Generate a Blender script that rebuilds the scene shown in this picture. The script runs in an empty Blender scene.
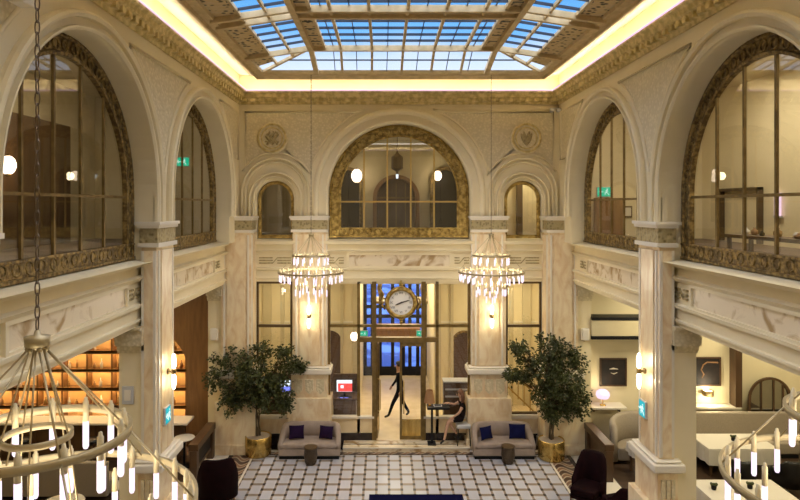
import bpy, bmesh, math, random
from mathutils import Vector, Matrix, Quaternion
random.seed(7)
S = bpy.context.scene
C = S.collection
PI = math.pi
cos, sin = math.cos, math.sin

# ------------------------------------------------------------------ materials
def nodes(name):
    m = bpy.data.materials.new(name); m.use_nodes = True
    nt = m.node_tree; b = nt.nodes['Principled BSDF']
    return m, nt, b

def mat(name, col, rough=.6, metal=0., col2=None, scale=8., detail=4., lo=.35, hi=.65, bump=0., bscale=None, emit=None, estr=0., kind='noise', trans=0., sheen=0., dist=0., mapscale=None, spec=None):
    m, nt, b = nodes(name)
    b.inputs['Base Color'].default_value = (*col, 1)
    b.inputs['Roughness'].default_value = rough
    b.inputs['Metallic'].default_value = metal
    if spec is not None: b.inputs['Specular IOR Level'].default_value = spec
    if trans: b.inputs['Transmission Weight'].default_value = trans
    if sheen: b.inputs['Sheen Weight'].default_value = sheen
    if emit:
        b.inputs['Emission Color'].default_value = (*emit, 1)
        b.inputs['Emission Strength'].default_value = estr
    if col2 or bump:
        tc = nt.nodes.new('ShaderNodeTexCoord'); mp = nt.nodes.new('ShaderNodeMapping')
        nt.links.new(tc.outputs['Object'], mp.inputs['Vector'])
        if mapscale: mp.inputs['Scale'].default_value = mapscale
        def tex(sc):
            if kind == 'voronoi':
                t = nt.nodes.new('ShaderNodeTexVoronoi'); t.inputs['Scale'].default_value = sc; out = t.outputs['Distance']
            elif kind == 'wave':
                t = nt.nodes.new('ShaderNodeTexWave'); t.inputs['Scale'].default_value = sc; t.inputs['Distortion'].default_value = dist; t.inputs['Detail'].default_value = detail; out = t.outputs['Fac']
            else:
                t = nt.nodes.new('ShaderNodeTexNoise'); t.inputs['Scale'].default_value = sc; t.inputs['Detail'].default_value = detail; t.inputs['Distortion'].default_value = dist; out = t.outputs['Fac']
            nt.links.new(mp.outputs['Vector'], t.inputs['Vector'])
            return out
        if col2:
            o = tex(scale)
            r = nt.nodes.new('ShaderNodeValToRGB')
            r.color_ramp.elements[0].position = lo; r.color_ramp.elements[0].color = (*col, 1)
            r.color_ramp.elements[1].position = hi; r.color_ramp.elements[1].color = (*col2, 1)
            nt.links.new(o, r.inputs['Fac']); nt.links.new(r.outputs['Color'], b.inputs['Base Color'])
        if bump:
            o = tex(bscale or scale)
            bp = nt.nodes.new('ShaderNodeBump'); bp.inputs['Strength'].default_value = bump; bp.inputs['Distance'].default_value = .03
            nt.links.new(o, bp.inputs['Height']); nt.links.new(bp.outputs['Normal'], b.inputs['Normal'])
    return m

def glow(name, col, s, sample=True):
    m = mat(name, tuple(.15 * c for c in col), .5, emit=col, estr=s)
    if not sample: m.cycles.emission_sampling = 'NONE'
    return m

def glass(name, tint=(1, 1, 1), refl=.12, rough=.0):
    m = bpy.data.materials.new(name); m.use_nodes = True
    nt = m.node_tree; nt.nodes.remove(nt.nodes['Principled BSDF'])
    out = nt.nodes['Material Output']
    t = nt.nodes.new('ShaderNodeBsdfTransparent'); t.inputs['Color'].default_value = (*tint, 1)
    g = nt.nodes.new('ShaderNodeBsdfGlossy'); g.inputs['Roughness'].default_value = rough
    mx = nt.nodes.new('ShaderNodeMixShader'); mx.inputs['Fac'].default_value = refl
    nt.links.new(t.outputs[0], mx.inputs[1]); nt.links.new(g.outputs[0], mx.inputs[2]); nt.links.new(mx.outputs[0], out.inputs['Surface'])
    return m

M = {}
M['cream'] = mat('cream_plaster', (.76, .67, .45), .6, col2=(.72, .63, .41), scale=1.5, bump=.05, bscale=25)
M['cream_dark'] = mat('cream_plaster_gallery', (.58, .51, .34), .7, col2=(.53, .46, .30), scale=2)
M['diaper'] = mat('diaper_relief', (.72, .63, .43), .6, col2=(.60, .52, .33), scale=14, kind='voronoi', lo=.15, hi=.6, bump=.45, bscale=14)
M['marble'] = mat('pink_marble', (.66, .48, .27), .3, col2=(.80, .68, .46), scale=2.8, detail=8, dist=1.6, lo=.35, hi=.6, mapscale=(1, 1, .5))
M['marble_panel'] = mat('veined_marble', (.40, .27, .13), .25, col2=(.76, .66, .47), scale=2.4, detail=8, dist=1.2, lo=.34, hi=.50)
M['bronze'] = mat('ornate_bronze', (.12, .078, .026), .5, .5, col2=(.33, .23, .08), scale=12, kind='noise', detail=3, lo=.42, hi=.62, bump=1., bscale=11)
M['bronze_gold'] = mat('gilded_bronze', (.24, .155, .035), .4, .6, col2=(.52, .37, .11), scale=9, detail=3, lo=.4, hi=.62, bump=.9, bscale=10)
M['bar'] = mat('bronze_bar', (.15, .10, .03), .42, .5, col2=(.24, .16, .055), scale=6)
M['goldbar'] = mat('gold_bar', (.55, .38, .12), .35, .6)
M['darkbar'] = mat('dark_bronze_bar', (.12, .08, .04), .4, .5)
M['capital'] = mat('capital_bronze', (.22, .17, .075), .5, .25, col2=(.40, .33, .17), scale=12, kind='voronoi', lo=.1, hi=.5, bump=.8, bscale=12)
M['cornice'] = mat('gilt_cornice', (.44, .35, .13), .5, .15, col2=(.70, .57, .27), scale=7, detail=3, lo=.38, hi=.62, bump=.4, bscale=12)
M['cove'] = mat('cove_paint', (.86, .78, .58), .8, col2=(.83, .75, .55), scale=1)
M['skyframe'] = mat('skylight_frame', (.56, .43, .22), .5, .2, col2=(.70, .55, .31), scale=5)
M['lattice'] = mat('skylight_lattice', (.04, .028, .012), .5, .2, col2=(.62, .48, .26), scale=8, kind='voronoi', lo=.22, hi=.42, bump=.8, bscale=7)
M['skydark'] = mat('skylight_bars', (.05, .06, .08), .4, .4)
M['skyglass'] = glass('skylight_glass', (.92, .96, 1), .04)
M['glass'] = glass('window_glass', (.94, .93, .88), .17)
M['outerglass'] = glass('outer_door_glass', (.24, .38, .78), .06)
M['doorglass'] = glass('door_glass', (.95, .94, .9), .10)
M['led'] = glow('led_strip', (1, .86, .66), 8.5)
M['ledpink'] = glow('led_glow_pink', (1, .66, .95), .44, False)  # pink glow of the LED line, put into the colour of an added strip
M['candle'] = glow('candle_light', (.97, .80, 1.), .58, False)
M['tube'] = mat('frosted_tube', (.66, .58, .37), .3)
M['champagne'] = mat('champagne_metal', (.44, .36, .20), .38, .5, col2=(.38, .31, .165), scale=5)
M['hoop_in'] = mat('hoop_lining', (.60, .51, .31), .5, .1)
M['chain'] = mat('chain_metal', (.17, .13, .09), .35, .8)
M['wood'] = mat('dark_wood', (.055, .028, .013), .4, col2=(.10, .052, .022), scale=3, mapscale=(1, 1, .2))
M['oak'] = mat('warm_oak', (.20, .10, .035), .45, col2=(.27, .14, .05), scale=4, mapscale=(3, 3, .4))
M['amber'] = mat('amber_back_panel', (.66, .42, .17), .5, col2=(.72, .47, .21), scale=3)
M['white'] = mat('white_stone', (.72, .67, .56), .4)
M['cloth'] = mat('white_cloth', (.60, .56, .48), .9)
M['beige'] = mat('beige_upholstery', (.34, .285, .215), .9, col2=(.29, .245, .18), scale=40, bump=.15, bscale=90)
M['sofa'] = mat('taupe_velvet', (.36, .29, .24), .85, col2=(.31, .25, .205), scale=5, spec=.2, bump=.1, bscale=80)
M['burgundy'] = mat('burgundy_velvet', (.012, .003, .004), .85, col2=(.007, .002, .0025), scale=4, spec=.08)
M['navy'] = mat('navy_velvet', (.007, .009, .055), .85, col2=(.005, .006, .04), scale=6, spec=.1)
M['purple'] = mat('purple_velvet', (.020, .008, .036), .85, col2=(.014, .006, .026), scale=6, spec=.1)
M['brass'] = mat('brushed_brass', (.66, .46, .15), .27, .9, col2=(.48, .32, .09), scale=2, mapscale=(6, 6, .3))
M['drum'] = mat('woven_brown', (.12, .085, .05), .5, .3, col2=(.06, .04, .025), scale=40, kind='voronoi', lo=.1, hi=.5, bump=.6, bscale=40)
M['leaf'] = mat('leaf_green', (.022, .031, .005), .55, col2=(.075, .088, .018), scale=4, lo=.35, hi=.7)
M['bark'] = mat('bark', (.10, .07, .04), .8, bump=.4, bscale=30)
M['soil'] = mat('soil', (.30, .24, .18), .9, bump=.5, bscale=40)
M['black'] = mat('black_plastic', (.010, .010, .011), .5, spec=.2)
M['blackstone'] = mat('black_marble', (.016, .012, .014), .25, col2=(.03, .022, .022), scale=4)
M['skin'] = mat('skin', (.55, .33, .22), .5)
M['suit'] = mat('black_suit', (.008, .009, .014), .8, spec=.1)
M['dress'] = mat('black_dress', (.010, .006, .006), .8, spec=.1)
M['hair'] = mat('auburn_hair', (.16, .065, .028), .5, bump=.4, bscale=60)
M['hairdark'] = mat('dark_hair', (.02, .014, .01), .5)
M['leather'] = mat('black_leather', (.01, .01, .01), .3)
M['tan'] = mat('tan_leather', (.30, .16, .07), .6)
M['grey'] = mat('grey_plate', (.50, .50, .50), .4)
M['silver'] = mat('silver_mirror', (.42, .41, .37), .04, 1.)
M['picture'] = mat('dark_painting', (.008, .005, .004), .7, col2=(.03, .015, .010), scale=4, detail=5, lo=.45, hi=.75)
M['paint_light'] = mat('pale_brush_stroke', (.6, .52, .42), .6)
M['clockface'] = mat('clock_face', (.82, .80, .74), .4)
M['numeral'] = mat('clock_numerals', (.05, .04, .03), .4)
M['rug'] = mat('navy_rug', (.003, .004, .028), .95, col2=(.004, .005, .036), scale=30, spec=.05)
M['wallled'] = glow('sconce_bulb', (1, .84, .62), 5, False)
M['warmglow'] = glow('lamp_shade_glow', (1, .80, .62), 2.4, False)
M['purpleglow'] = glow('lamp_shade_pink', (1, .72, .95), .5, False)
M['green'] = glow('exit_green', (0, .42, .24), .55, False)
M['signwhite'] = glow('exit_white', (.75, 1, .9), .45, False)
M['turq'] = glow('exit_turquoise', (.0, .42, .50), .5, False)
M['screenwhite'] = glow('screen_white', (.75, .88, 1), .75, False)
M['screenred'] = glow('screen_red', (1, .07, .06), .55, False)
M['screenblue'] = glow('screen_blue', (.2, .25, 1), .6, False)
M['strip'] = glow('shelf_led', (1, .66, .30), 20)
M['pavement'] = mat('pavement', (.06, .11, .24), .8, col2=(.30, .42, .62), scale=.5, lo=.48, hi=.56)
M['bottle'] = mat('bottle_glass', (.22, .10, .03), .15, col2=(.45, .3, .12), scale=3)
M['darkfloor'] = mat('brown_floor', (.045, .026, .016), .4, col2=(.075, .043, .025), scale=5)
M['galfloor'] = mat('gallery_floor', (.10, .065, .05), .5)
M['lobby'] = mat('lobby_limestone', (.74, .60, .36), .35, col2=(.66, .52, .29), scale=3)
M['iron'] = mat('gilt_iron', (.40, .27, .09), .4, .6)

def floor_mat():
    m, nt, b = nodes('mosaic_tile')
    N, L = nt.nodes.new, nt.links.new
    def mth(op, a, c=None, clamp=False):
        n = N('ShaderNodeMath'); n.operation = op; n.use_clamp = clamp
        for i, v in enumerate((a, c)):
            if v is None: continue
            if isinstance(v, (int, float)): n.inputs[i].default_value = v
            else: L(v, n.inputs[i])
        return n.outputs[0]
    tc = N('ShaderNodeTexCoord'); sp = N('ShaderNodeSeparateXYZ'); L(tc.outputs['Object'], sp.inputs[0])
    PX, PY = .323, .594
    u = mth('DIVIDE', sp.outputs['X'], PX); col = mth('FLOOR', u)
    fu = mth('ABSOLUTE', mth('SUBTRACT', mth('FRACT', u), .5))
    par = mth('FLOORED_MODULO', col, 2.)
    v = mth('ADD', mth('DIVIDE', sp.outputs['Y'], PY), mth('MULTIPLY', par, .5))
    fv = mth('ABSOLUTE', mth('SUBTRACT', mth('FRACT', v), .5))
    inu = mth('LESS_THAN', fu, .41); inv = mth('LESS_THAN', fv, .395)
    white = mth('MULTIPLY', inu, inv)
    du = mth('GREATER_THAN', fu, .395); dv = mth('GREATER_THAN', fv, .395)
    dot = mth('MULTIPLY', du, mth('ADD', dv, mth('LESS_THAN', fv, .105), True))
    wn = N('ShaderNodeTexWhiteNoise'); wn.noise_dimensions = '2D'
    cb = N('ShaderNodeCombineXYZ'); L(col, cb.inputs[0]); L(mth('FLOOR', v), cb.inputs[1]); L(cb.outputs[0], wn.inputs['Vector'])
    mr = N('ShaderNodeMapRange'); mr.inputs[3].default_value = .78; mr.inputs[4].default_value = 1.05
    L(wn.outputs['Value'], mr.inputs[0])
    wc = N('ShaderNodeMix'); wc.data_type = 'RGBA'; wc.blend_type = 'MULTIPLY'; wc.inputs[0].default_value = 1
    wc.inputs[6].default_value = (.50, .51, .57, 1); L(mr.outputs[0], wc.inputs[7])
    m1 = N('ShaderNodeMix'); m1.data_type = 'RGBA'; L(white, m1.inputs[0]); m1.inputs[6].default_value = (.27, .215, .165, 1); L(wc.outputs[2], m1.inputs[7])
    m2 = N('ShaderNodeMix'); m2.data_type = 'RGBA'; L(dot, m2.inputs[0]); L(m1.outputs[2], m2.inputs[6]); m2.inputs[7].default_value = (.025, .02, .02, 1)
    L(m2.outputs[2], b.inputs['Base Color']); b.inputs['Roughness'].default_value = .32
    return m
M['tile'] = floor_mat()

def wave_border(name, along):
    m, nt, b = nodes(name)
    tc = nt.nodes.new('ShaderNodeTexCoord'); mp = nt.nodes.new('ShaderNodeMapping'); L = nt.links.new
    L(tc.outputs['Object'], mp.inputs[0])
    sp = nt.nodes.new('ShaderNodeSeparateXYZ'); L(mp.outputs[0], sp.inputs[0])
    a, c = (sp.outputs['Y'], sp.outputs['X']) if along == 'Y' else (sp.outputs['X'], sp.outputs['Y'])
    def mth(op, p, q=None):
        n = nt.nodes.new('ShaderNodeMath'); n.operation = op
        for i, v in enumerate((p, q)):
            if v is None: continue
            if isinstance(v, (int, float)): n.inputs[i].default_value = v
            else: L(v, n.inputs[i])
        return n.outputs[0]
    s = mth('SINE', mth('ADD', mth('MULTIPLY', a, 15.), mth('MULTIPLY', mth('SINE', mth('MULTIPLY', c, 11.)), 2.2)))
    r = nt.nodes.new('ShaderNodeValToRGB'); r.color_ramp.interpolation = 'CONSTANT'
    e = r.color_ramp.elements; e[0].position = 0; e[0].color = (.05, .02, .012, 1); e[1].position = .42; e[1].color = (.45, .38, .28, 1)
    x = e.new(.8); x.color = (.20, .10, .045, 1)
    L(mth('MULTIPLY_ADD', s, .5) if False else mth('ADD', mth('MULTIPLY', s, .5), .5), r.inputs[0])
    L(r.outputs[0], b.inputs['Base Color']); b.inputs['Roughness'].default_value = .3
    return m
M['wavey'] = wave_border('wave_mosaic_long', 'Y'); M['wavex'] = wave_border('wave_mosaic_cross', 'X')

# ------------------------------------------------------------------ mesh builder
class MB:
    def __init__(s): s.v = []; s.f = []; s.m = []; s.sm = []
    def add(s, vs, fs, m=0, smooth=False):
        o = len(s.v); s.v += [tuple(p) for p in vs]
        for f in fs: s.f.append([i + o for i in f]); s.m.append(m); s.sm.append(smooth)
        return s
    def box(s, x0, x1, y0, y1, z0, z1, m=0):
        vs = [(x, y, z) for z in (z0, z1) for y in (y0, y1) for x in (x0, x1)]
        return s.add(vs, [(0, 1, 3, 2), (4, 6, 7, 5), (0, 4, 5, 1), (2, 3, 7, 6), (0, 2, 6, 4), (1, 5, 7, 3)], m)
    def fbox(s, fn, a0, a1, z0, z1, d0, d1, m=0):
        vs = [fn(a, z, d) for d in (d0, d1) for z in (z0, z1) for a in (a0, a1)]
        return s.add(vs, [(0, 1, 3, 2), (4, 6, 7, 5), (0, 4, 5, 1), (2, 3, 7, 6), (0, 2, 6, 4), (1, 5, 7, 3)], m)
    def quad(s, a, b, c, d, m=0): return s.add([a, b, c, d], [(0, 1, 2, 3)], m)
    def prism(s, pts, h, m=0):                       # pts: 3-D loop, h: offset vector
        n = len(pts); h = Vector(h); q = [Vector(p) for p in pts]
        vs = q + [p + h for p in q]
        return s.add(vs, [tuple(range(n))[::-1], tuple(range(n, 2 * n))] + [(i, (i + 1) % n, (i + 1) % n + n, i + n) for i in range(n)], m)
    def tube(s, pts, r, n=8, m=0, closed=False, smooth=True):
        P = [Vector(p) for p in pts]; k = len(P)
        R = r if isinstance(r, (list, tuple)) else [r] * k
        up = None; vs = []
        for i in range(k):
            if closed: t = (P[(i + 1) % k] - P[i - 1]).normalized()
            else: t = (P[min(i + 1, k - 1)] - P[max(i - 1, 0)]).normalized()
            if up is None: up = Vector((0, 0, 1)) if abs(t.z) < .9 else Vector((1, 0, 0))
            u = t.cross(up)
            if u.length < 1e-5: u = t.cross(Vector((0, 1, 0)))
            u.normalize(); w = u.cross(t).normalized(); up = w
            vs += [P[i] + (u * cos(2 * PI * j / n) + w * sin(2 * PI * j / n)) * R[i] for j in range(n)]
        fs = []
        for i in range(k if closed else k - 1):
            a, b = i * n, ((i + 1) % k) * n
            fs += [(a + j, a + (j + 1) % n, b + (j + 1) % n, b + j) for j in range(n)]
        if not closed: fs += [tuple(range(n))[::-1], tuple(range((k - 1) * n, k * n))]
        return s.add(vs, fs, m, smooth)
    def lathe(s, prof, n=24, c=(0, 0, 0), m=0, smooth=True, axis='z', cap=True):
        vs = []; k = len(prof)
        for r, z in prof:
            for j in range(n):
                a = 2 * PI * j / n
                p = (r * cos(a), r * sin(a), z)
                if axis == 'y': p = (r * cos(a), z, r * sin(a))
                if axis == 'x': p = (z, r * cos(a), r * sin(a))
                vs.append((p[0] + c[0], p[1] + c[1], p[2] + c[2]))
        fs = [(i * n + j, i * n + (j + 1) % n, (i + 1) * n + (j + 1) % n, (i + 1) * n + j) for i in range(k - 1) for j in range(n)]
        s.add(vs, fs, m, smooth)
        if cap: s.f += [[len(s.v) - len(vs) + j for j in range(n)][::-1], [len(s.v) - n + j for j in range(n)]]; s.m += [m, m]; s.sm += [False, False]
        return s
    def hoop(s, R0, R1, z0, z1, n=64, c=(0, 0), m=0, mi=None):
        mi = m if mi is None else mi
        vs = []
        for j in range(n):
            a = 2 * PI * j / n
            for r, z in ((R1, z0), (R1, z1), (R0, z1), (R0, z0)): vs.append((c[0] + r * cos(a), c[1] + r * sin(a), z))
        for k, mm in ((0, m), (1, m), (2, mi), (3, m)):
            fs = [(4 * j + k, 4 * ((j + 1) % n) + k, 4 * ((j + 1) % n) + (k + 1) % 4, 4 * j + (k + 1) % 4) for j in range(n)]
            if k == 0: s.add(vs, fs, mm, True); o = len(s.v) - len(vs)
            else:
                for f in fs: s.f.append([i + o for i in f]); s.m.append(mm); s.sm.append(k == 2)
        return s
    def sphere(s, c, r, n=12, m=0, sq=(1, 1, 1)):
        vs = [(c[0], c[1], c[2] - r * sq[2])]; k = n // 2
        for i in range(1, k):
            t = -PI / 2 + PI * i / k
            vs += [(c[0] + r * sq[0] * cos(t) * cos(2 * PI * j / n), c[1] + r * sq[1] * cos(t) * sin(2 * PI * j / n), c[2] + r * sq[2] * sin(t)) for j in range(n)]
        vs.append((c[0], c[1], c[2] + r * sq[2])); e = len(vs) - 1
        fs = [(0, 1 + (j + 1) % n, 1 + j) for j in range(n)]
        for i in range(k - 2):
            a, b = 1 + i * n, 1 + (i + 1) * n
            fs += [(a + j, a + (j + 1) % n, b + (j + 1) % n, b + j) for j in range(n)]
        a = 1 + (k - 2) * n
        fs += [(a + j, a + (j + 1) % n, e) for j in range(n)]
        return s.add(vs, fs, m, True)
    def mesh(s, name, mats, off=(0, 0, 0), recalc=True):
        me = bpy.data.meshes.new(name)
        me.from_pydata([(p[0] - off[0], p[1] - off[1], p[2] - off[2]) for p in s.v], [], s.f)
        for m in (mats if isinstance(mats, (list, tuple)) else [mats]): me.materials.append(M[m] if isinstance(m, str) else m)
        me.polygons.foreach_set('material_index', s.m); me.polygons.foreach_set('use_smooth', s.sm)
        if recalc:
            bm = bmesh.new(); bm.from_mesh(me); bmesh.ops.recalc_face_normals(bm, faces=bm.faces); bm.to_mesh(me); bm.free()
        me.update(); return me

def obj(name, mb, mats, parent=None, world=False, bevel=0, seg=2, kind=None, label=None, recalc=True, rot=None):
    off = (0, 0, 0)
    if parent is not None and world:
        p = parent; off = Vector((0, 0, 0))
        while p is not None: off = off + Vector(p.location); p = p.parent
    o = bpy.data.objects.new(name, mb.mesh(name, mats, off, recalc)); C.objects.link(o)
    if parent is not None: o.parent = parent
    if bevel:
        b = o.modifiers.new('round', 'BEVEL'); b.width = bevel; b.segments = seg; b.limit_method = 'ANGLE'; b.angle_limit = .6
        for f in o.data.polygons: f.use_smooth = True
        w = o.modifiers.new('wn', 'WEIGHTED_NORMAL'); w.keep_sharp = False
    if kind: o['kind'] = kind
    if label: o['label'] = label
    return o
def tag(o, label, cat, group=None):
    o['label'] = label; o['category'] = cat
    if group: o['group'] = group
    return o
def thing(name, label, cat, loc=(0, 0, 0), rz=0, group=None):
    o = bpy.data.objects.new(name, None); C.objects.link(o); o.location = loc; o.rotation_euler = (0, 0, rz); o.empty_display_size = .1
    return tag(o, label, cat, group)
def struct(name, mb=None, mats=None, loc=(0, 0, 0), **k):
    if mb is None:
        o = bpy.data.objects.new(name, None); C.objects.link(o); o.location = loc; o['kind'] = 'structure'; return o
    return obj(name, mb, mats, kind='structure', **k)
def dup(src, loc, rz=0, label=None, group=None, parent=None):
    c = src.copy(); C.objects.link(c)
    if parent is not None: c.parent = parent
    else: c.location = loc; c.rotation_euler = (0, 0, rz)
    if label: c['label'] = label
    if group: c['group'] = group
    for ch in list(src.children): dup(ch, None, parent=c)
    return c

# ------------------------------------------------------------------ room dimensions
YB, XW, YF = 18.6, 4.8, -.6
ZS, RW = 7.37, 2.38                      # side arches: spring, window frame radius
BAYS = (3.40, 9.35, 15.05)
BK = lambda a, z, d: (a, YB - d, z)
LF = lambda a, z, d: (-XW + d, a, z)
RT = lambda a, z, d: (XW - d, a, z)

def outline(c, R, zs, zb, n=32):
    return [(c - R, zb)] + [(c - R * cos(PI * i / n), zs + R * sin(PI * i / n)) for i in range(n + 1)] + [(c + R, zb)]
def sweep_arch(mb, fn, c, zs, zb, prof, m=0, n=32, smooth=True):   # prof: (radius, depth) pairs
    ol = [outline(c, r, zs, zb, n) for r, d in prof]
    k = len(ol[0])
    for i in range(len(prof) - 1):
        vs = [fn(a, z, prof[i][1]) for a, z in ol[i]] + [fn(a, z, prof[i + 1][1]) for a, z in ol[i + 1]]
        mb.add(vs, [(j, j + 1, j + 1 + k, j + k) for j in range(k - 1)], m, smooth)
def wall_with_arches(mb, fn, a0, a1, z0, z1, arches, d=0., reveal=.45, n=32):
    # arches: (centre, radius, spring, bottom) in order; flat wall with the openings cut, and their reveals
    x = a0
    for (c, R, zs, zb) in arches:
        mb.quad(fn(x, z0, d), fn(c - R, z0, d), fn(c - R, z1, d), fn(x, z1, d))
        if zb > z0: mb.quad(fn(c - R, z0, d), fn(c + R, z0, d), fn(c + R, zb, d), fn(c - R, zb, d))
        ol = outline(c, R, zs, zb, n)
        top = [(a, z1) for a, z in ol]
        k = len(ol)
        mb.add([fn(a, z, d) for a, z in ol[1:-1]] + [fn(a, z, d) for a, z in top[1:-1]], [(j, j + 1, j + 1 + k - 2, j + k - 2) for j in range(k - 3)])
        rv = mb.add([fn(a, z, d) for a, z in ol] + [fn(a, z, d - reveal) for a, z in ol], [(j, j + 1, j + 1 + k, j + k) for j in range(k - 1)])
        mb.quad(fn(c - R, zb, d), fn(c + R, zb, d), fn(c + R, zb, d - reveal), fn(c - R, zb, d - reveal))
        x = c + R
    mb.quad(fn(x, z0, d), fn(a1, z0, d), fn(a1, z1, d), fn(x, z1, d))
def arc(c, R, zs, t0, t1, n=16): return [(c + R * cos(t0 + (t1 - t0) * i / n), zs + R * sin(t0 + (t1 - t0) * i / n)) for i in range(n + 1)]

# ------------------------------------------------------------------ upper walls
RO = 2.40
ZTOP = 11.2
def archivolt(mb, fn, c, zs, zb, r0, r1, beads=0):
    w = r1 - r0
    sweep_arch(mb, fn, c, zs, zb, [(r0, -.02), (r0, .06), (r0 + .12 * w, .10), (r0 + .22 * w, .10), (r0 + .24 * w, .03), (r0 + .62 * w, .03), (r0 + .64 * w, .10), (r0 + .80 * w, .13), (r0 + .94 * w, .11), (r1, .06), (r1, -.02)], smooth=False)
    if beads:
        for i in range(beads):
            t = PI * (i + .5) / beads
            a, z = c + (r1 + .07) * cos(t), zs + (r1 + .07) * sin(t)
            mb.sphere(fn(a, z, .02), .035, 6)
        sweep_arch(mb, fn, c, zs, zb, [(r1 + .12, -.02), (r1 + .12, .03), (r1 + .15, .03), (r1 + .15, -.02)])
def spandrel(name, fn, loop, centre, parent):
    mb = MB(); k = len(loop)
    mb.add([fn(*centre, .012)] + [fn(a, z, .012) for a, z in loop], [(0, 1 + j, 1 + (j + 1) % k) for j in range(k)])
    obj(name, mb, 'diaper', parent)
    mb = MB(); mb.tube([fn(a, z, .015) for a, z in loop], .035, 6, closed=True)
    big = [(centre[0] + (a - centre[0]) * 1.10, centre[1] + (z - centre[1]) * 1.10) for a, z in loop]
    obj('panel_moulding', mb, 'cream', parent)

for side, fn in (('left', LF), ('right', RT)):
    mb = MB()
    wall_with_arches(mb, fn, YF, YB, 6.15, ZTOP, [(c, RO, ZS, 6.15) for c in BAYS])
    w = struct('wall_' + side, mb, 'cream')
    for c in BAYS:
        mb = MB(); archivolt(mb, fn, c, ZS, 6.9, RO, 2.68); obj('archivolt', mb, 'cream', w)
    for c in (6.35, 12.20):
        loop = arc(c - 2.90, 2.88, ZS, math.asin(.5 / 2.92), math.asin(2.62 / 2.92)) + arc(c + 2.90, 2.88, ZS, PI - math.asin(2.62 / 2.92), PI - math.asin(.5 / 2.92))
        spandrel('spandrel_panel', fn, loop, (c, 9.55), w)
    # half panel by the corner
    loop = arc(15.05, 2.92, ZS, math.asin(1.2 / 2.92), math.asin(2.62 / 2.92)) + [(18.35, ZS + 2.62), (18.35, ZS + 1.2)]
    spandrel('spandrel_panel', fn, loop, (17.85, 9.7), w)

mb = MB()
SM = 3.71
wall_with_arches(mb, BK, -XW, XW, 6.15, ZTOP, [(-SM, .56, 7.40, 6.2), (0, 2.12, 7.54, 6.2), (SM, .56, 7.40, 6.2)], reveal=.3)
wb = struct('wall_back', mb, 'cream')
mb = MB(); archivolt(mb, BK, 0, 7.54, 6.9, 2.13, 2.58); obj('archivolt', mb, 'cream', wb)
for s in (-1, 1):
    mb = MB(); archivolt(mb, BK, s * SM, 7.42, 6.9, .62, .80); obj('archivolt', mb, 'cream', wb)
    mb = MB(); archivolt(mb, BK, s * SM, 7.62, 6.9, .86, 1.03); obj('archivolt', mb, 'cream', wb)
    big = arc(0, 2.75, 7.54, PI / 2 + .38, PI - .30, 14); small = arc(-SM, 1.17, 7.62, math.radians(25), math.radians(148), 14)
    loop = [(-4.62, 10.02), (-1.35, 10.02)] + big + small + [(-4.62, 8.3)]
    if s > 0: loop = [(-a, z) for a, z in loop][::-1]
    spandrel('spandrel_panel', BK, loop, (s * 3.80, 9.24), wb)
mb = MB(); mb.box(-XW, XW, YB - .02, YB + .02, 10.1, 10.16); obj('picture_rail', mb, 'cream', wb)

mb = MB(); mb.quad((-13, YF, -.1), (13, YF, -.1), (13, YF, 12), (-13, YF, 12)); struct('wall_front', mb, 'cream')

# cornice, LED lip, cove, skylight border
def rect_sweep(mb, prof, m=0):
    for (d0, z0), (d1, z1) in zip(prof, prof[1:]):
        p = lambda d, z: [(-XW + d, YF + d, z), (-XW + d, YB - d, z), (XW - d, YB - d, z), (XW - d, YF + d, z)]
        A, B = p(d0, z0), p(d1, z1)
        for i in range(4): mb.quad(A[i], A[(i + 1) % 4], B[(i + 1) % 4], B[i], m)
mb = MB()
rect_sweep(mb, [(0, 10.24), (.04, 10.24), (.05, 10.30), (.10, 10.34), (.12, 10.40), (.20, 10.44), (.22, 10.52), (.28, 10.56), (.28, 10.60), (.0, 10.60)])
cor = struct('trim_1', mb, 'cornice')
mb = MB()
for i in range(74):                                  # egg-and-dart blocks under the cornice
    y = YF + .3 + i * .256
    for s in (-1, 1): mb.box(s * (XW - .12) - .045, s * (XW - .12) + .045, y, y + .13, 10.31, 10.42)
for i in range(37):
    x = -4.62 + i * .256; mb.box(x - .065, x + .065, YB - .165, YB - .07, 10.31, 10.42)
obj('dentil', mb, 'cornice', cor)
mb = MB(); rect_sweep(mb, [(.20, 10.605), (.27, 10.605), (.27, 10.635), (.20, 10.635), (.20, 10.605)])
obj('led_strip', mb, 'led', cor)
mb = MB(); rect_sweep(mb, [(.275, 10.60), (.29, 10.60), (.29, 10.64), (.275, 10.64), (.275, 10.60)]); obj('led_glow_edge', mb, 'ledpink', cor)  # added strip that imitates the pink glow along the lip
BX, BY = 3.93, 16.95                                  # border of the skylight
mb = MB()
pc = lambda x, y, z: [(-x, YF + YB - y, z), (-x, y, z), (x, y, z), (x, YF + YB - y, z)]
A, B, D = pc(XW, YB, 10.60), pc(XW, YB, 11.15), pc(BX, BY, 10.74)
for i in range(4): mb.quad(B[i], B[(i + 1) % 4], D[(i + 1) % 4], D[i])
struct('ceiling', mb, 'cove')

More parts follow.
